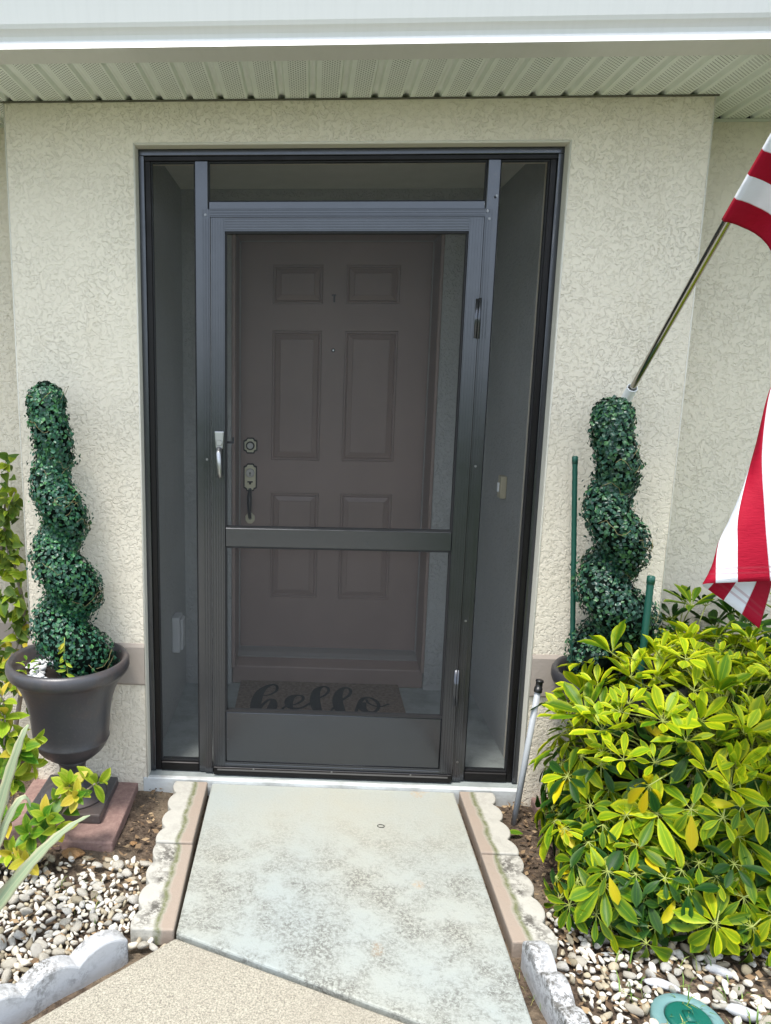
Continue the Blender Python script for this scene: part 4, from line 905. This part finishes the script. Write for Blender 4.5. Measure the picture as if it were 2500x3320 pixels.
# --- bougainvillea-like vine against the left wall
HK = ['vine_leaf', 'shrub_lime', 'shrub_yellow']
HRT = [{i: leafmesh('leaf', heart, c, cu, k) for i, k in enumerate(HK)} for c, cu in ((.3, .15), (.45, .3))]
def vine():
    rr = random.Random(31); root = thing('climbing_shrub', (-1.30, .06, -.09), 'woody shrub with sparse heart-shaped leaves behind the left topiary', 'shrub'); leaves = []
    paths = [[(-1.30, .06, -.09), (-1.235, .07, .25), (-1.21, .08, .55), (-1.215, .09, .62), (-1.245, .08, .80), (-1.27, .08, .95), (-1.25, .08, 1.08), (-1.235, .08, 1.19)],
             [(-1.30, .06, -.09), (-1.34, .07, .3), (-1.31, .06, .7), (-1.27, .06, .88), (-1.235, .05, 1.0), (-1.21, .05, 1.06)], [(-1.21, .08, .55), (-1.235, .06, .45), (-1.27, .04, .35), (-1.30, .03, .30)],
             [(-1.27, .06, .88), (-1.24, .05, .80), (-1.205, .05, .74)], [(-1.31, .06, .7), (-1.27, .03, .65), (-1.23, .02, .67)], [(-1.34, .07, .3), (-1.29, .02, .42), (-1.235, -.01, .44)], [(-1.235, .07, .25), (-1.22, .0, .35), (-1.18, -.03, .40)]]
    for q, pl in enumerate(paths):
        n = len(pl); mb = MB(); r0 = .011 if q < 2 else .004; mb.tube(pl, [r0*(1-.75*i/(n-1)) for i in range(n)], 7); part('branch', mb, 'bark', root, True)
        V = [Vector(p) for p in pl]
        for i in range(n-1):
            for k in range(15 if q < 2 else 11):
                if q < 2 and i < 2: continue
                p = V[i].lerp(V[i+1], rr.random())+Vector((rr.gauss(0, .022), rr.gauss(0, .012), rr.gauss(0, .02))); d = Vector((rr.gauss(0, .8), rr.gauss(-.6, .4), rr.gauss(-.2, .5))).normalized(); ln = Vector((rr.gauss(0, .35), -.8, rr.uniform(.2, .8))).normalized(); ln = (ln-d*ln.dot(d)).normalized()
                leaves.append((orient(p+d*.015, d, ln, rr.uniform(.035, .062)), rr.choice(HRT), rr.choice((0, 0, 0, 1, 0, 0, 2)) if p.z < .6 else rr.choice((0, 0, 0, 1))))
    emit(root, leaves, HK, 300, showkey)
vine()
# --- strap-leaved aloe whose root is just outside the bed's view
def aloe():
    root = thing('aloe', (-1.03, -.98, -.09), 'pale aloe with long toothed strap leaves beside the pebbles', 'aloe'); rl = Vector((-1.03, -.98, -.07))
    tips = [(on(195, 1762, 1, -.86), .020, .11, on(70, 1862, 1, -.9)), (on(64, 1568, 1, -.88), .018, .16, on(15, 1690, 1, -.92)), (on(66, 1744, 1, -.90), .014, .20, on(15, 1775, 1, -.93)), ((-1.25, -.95, .45), .028, .2, (-1.16, -.96, .3)), ((-1.35, -1.15, .25), .028, .2, (-1.2, -1.05, .2)), ((-1.12, -.8, .5), .027, .2, (-1.1, -.9, .25)), ((-1.15, -1.25, .35), .028, .2, (-1.1, -1.1, .25))]
    for tip, wd, bow, mid in tips:
        tip = Vector(tip); mid = Vector(mid); mb = MB(); n = 16; vs = []; uv = []
        for i in range(n+1):
            t = i/n; c = mid*2-(rl+tip)*.5; p = rl*(1-t)**2+c*2*t*(1-t)+tip*t*t; dt = ((c-rl)*(1-t)+(tip-c)*t).normalized()
            tocam = (CPV-p).normalized(); sd = dt.cross((tocam+Vector((0, 0, .5))).normalized()).normalized(); nn = sd.cross(dt); hw = wd*(1-t**1.6)*(.75+.25*min(1, t*4))+.0008
            tooth = .0025 if i % 2 else 0
            for s, dz in ((-1, .008), (-.4, 0), (.4, 0), (1, .008)): vs.append(p+sd*(hw+tooth*abs(s))*s+nn*dz*(1-t)); uv.append((.5+.5*s, t))
            for s, dz in ((.5, -.010), (-.5, -.010)): vs.append(p+sd*hw*s+nn*dz*(1-t)); uv.append((.5, t))
        mb.add(vs, [(6*i+k, 6*i+(k+1) % 6, 6*i+6+(k+1) % 6, 6*i+6+k) for i in range(n) for k in range(6)], uv); part('leaf', mb, 'aloe', root, True)
aloe()
# --- sprig of weed in the grey urn
root = thing('weed_sprig', (-.915, -.31, .45), 'thin yellowing weed sprig standing in the grey urn', 'weed'); lv = []; rr = random.Random(5)
pl = [(-.915, -.31, .45), (-.912, -.33, .52), (-.918, -.335, .58), (-.915, -.335, .63)]; mb = MB(); mb.tube(pl, .0016, 5); part('stem', mb, 'petiole', root, True)
for i in range(9):
    p = Vector((-.915, -.333, .50+.014*i)); d = Vector((rr.choice((-1, 1))*.6, -.3, rr.uniform(-.9, .2))).normalized(); lv.append((orient(p, d, Vector((0, -1, .3)), rr.uniform(.022, .036), .7), rr.choice(OVL), rr.choice((1, 2, 1))))
emit(root, lv, VK, 300, showkey)
lv = []; root = thing('weed_seedling', (-1.07, -.27, .455), 'small green seedling at the left rim of the grey urn', 'weed')
for i in range(16):
    a = i*2.4; p = Vector((-1.07+.015*math.cos(a), -.27+.015*math.sin(a), .46+.004*i)); d = Vector((math.cos(a), math.sin(a), .5)).normalized(); lv.append((orient(p, d, Vector((0, 0, 1)), .028, .8), rr.choice(OVL), rr.choice((0, 1, 0))))
emit(root, lv, VK, 300, showkey)

# ================================================================= LITTER AND WEEDS ON THE SOIL
rr = random.Random(9)
def flake(mb, p, s, up_=.5):
    a = rr.uniform(0, 6.28); d = Vector((math.cos(a), math.sin(a), rr.gauss(0, .25))).normalized(); n = Vector((rr.gauss(0, .4), rr.gauss(0, .4), 1)).normalized(); sd = d.cross(n)*s*rr.uniform(.15, .4)
    mb.add([p-d*s*.5, p+sd, p+d*s*.5+n*s*.1, p-sd], [(0, 1, 2, 3)])
def litter(n, x0, x1, y0, y1, ok, label, og):
    mb = MB(); c = 0
    while c < n:
        x = rr.uniform(x0, x1); y = rr.uniform(y0, y1)
        if not ok(x, y): continue
        flake(mb, Vector((x, y, ZS+rr.uniform(.012, .026))), rr.uniform(.008, .032)); c += 1
    solo('leaf_litter', mb, 'litter2', og, label, 'litter', kind='stuff')
litter(900, -1.5, -.6, -1.3, -.02, lambda x, y: not (-1.16 < x < -.74 and -.445 < y < -.03) and y > -.88+(x+.595)*.969+.04, 'dry brown leaf litter on the soil left of the path', (-1, -.5, ZS))
litter(1900, .61, 1.7, -1.4, -.04, lambda x, y: not (.75 < x < 1.17 and -.45 < y < -.03) and (x-.862)**2+(y+1.045)**2 > .07**2, 'dry brown leaf litter on the soil right of the path', (1, -.5, ZS))
def tufts(n, spots, label, og):
    mb = MB()
    for (x, y, s) in spots:
        for i in range(n):
            a = rr.uniform(0, 6.28); L_ = rr.uniform(.025, .085)*s; p = Vector((x+rr.gauss(0, .02), y+rr.gauss(0, .02), ZS+.004)); lean = Vector((math.cos(a), math.sin(a), 0))*L_*rr.uniform(.3, .9); q = p+lean*.4+Vector((0, 0, L_*.6)); e = p+lean+Vector((0, 0, L_*.75)); sd = Vector((-math.sin(a), math.cos(a), 0))*.0018*s
            mb.add([p-sd, p+sd, q+sd, q-sd, e], [(0, 1, 2, 3), (3, 2, 4)])
    solo('grass_tufts', mb, 'grass', og, label, 'grass', kind='stuff')
tufts(9, [(.72+.9*rr.random(), -.78-.5*rr.random(), rr.uniform(.5, 1.1)) for _ in range(46)]+[(.49+.006*i, -.90-.11*i, .35) for i in range(4)], 'thin grass blades growing between the pebbles right of the path', (1, -1, ZS))
tufts(6, [(-.95+.25*rr.random(), -.60-.2*rr.random(), rr.uniform(.3, .7)) for _ in range(9)], 'few thin grass blades among the pebbles left of the path', (-.9, -.7, ZS))
# fallen leaf on the soil by the right edging stone
lf = leafmesh('leaf', oval, .4, .15, 'shrub_green'); o = link('fallen_leaf', lf, None, (0, 0, 0)); p = on(1095, 1805, 2, -.07); o.matrix_world = orient(Vector((p.x, p.y, -.062)), Vector((1, .15, 0)), Vector((0, -.3, 1)), .06, .8); tag(o, 'single fallen green leaf beside the right edging stone', 'leaf')
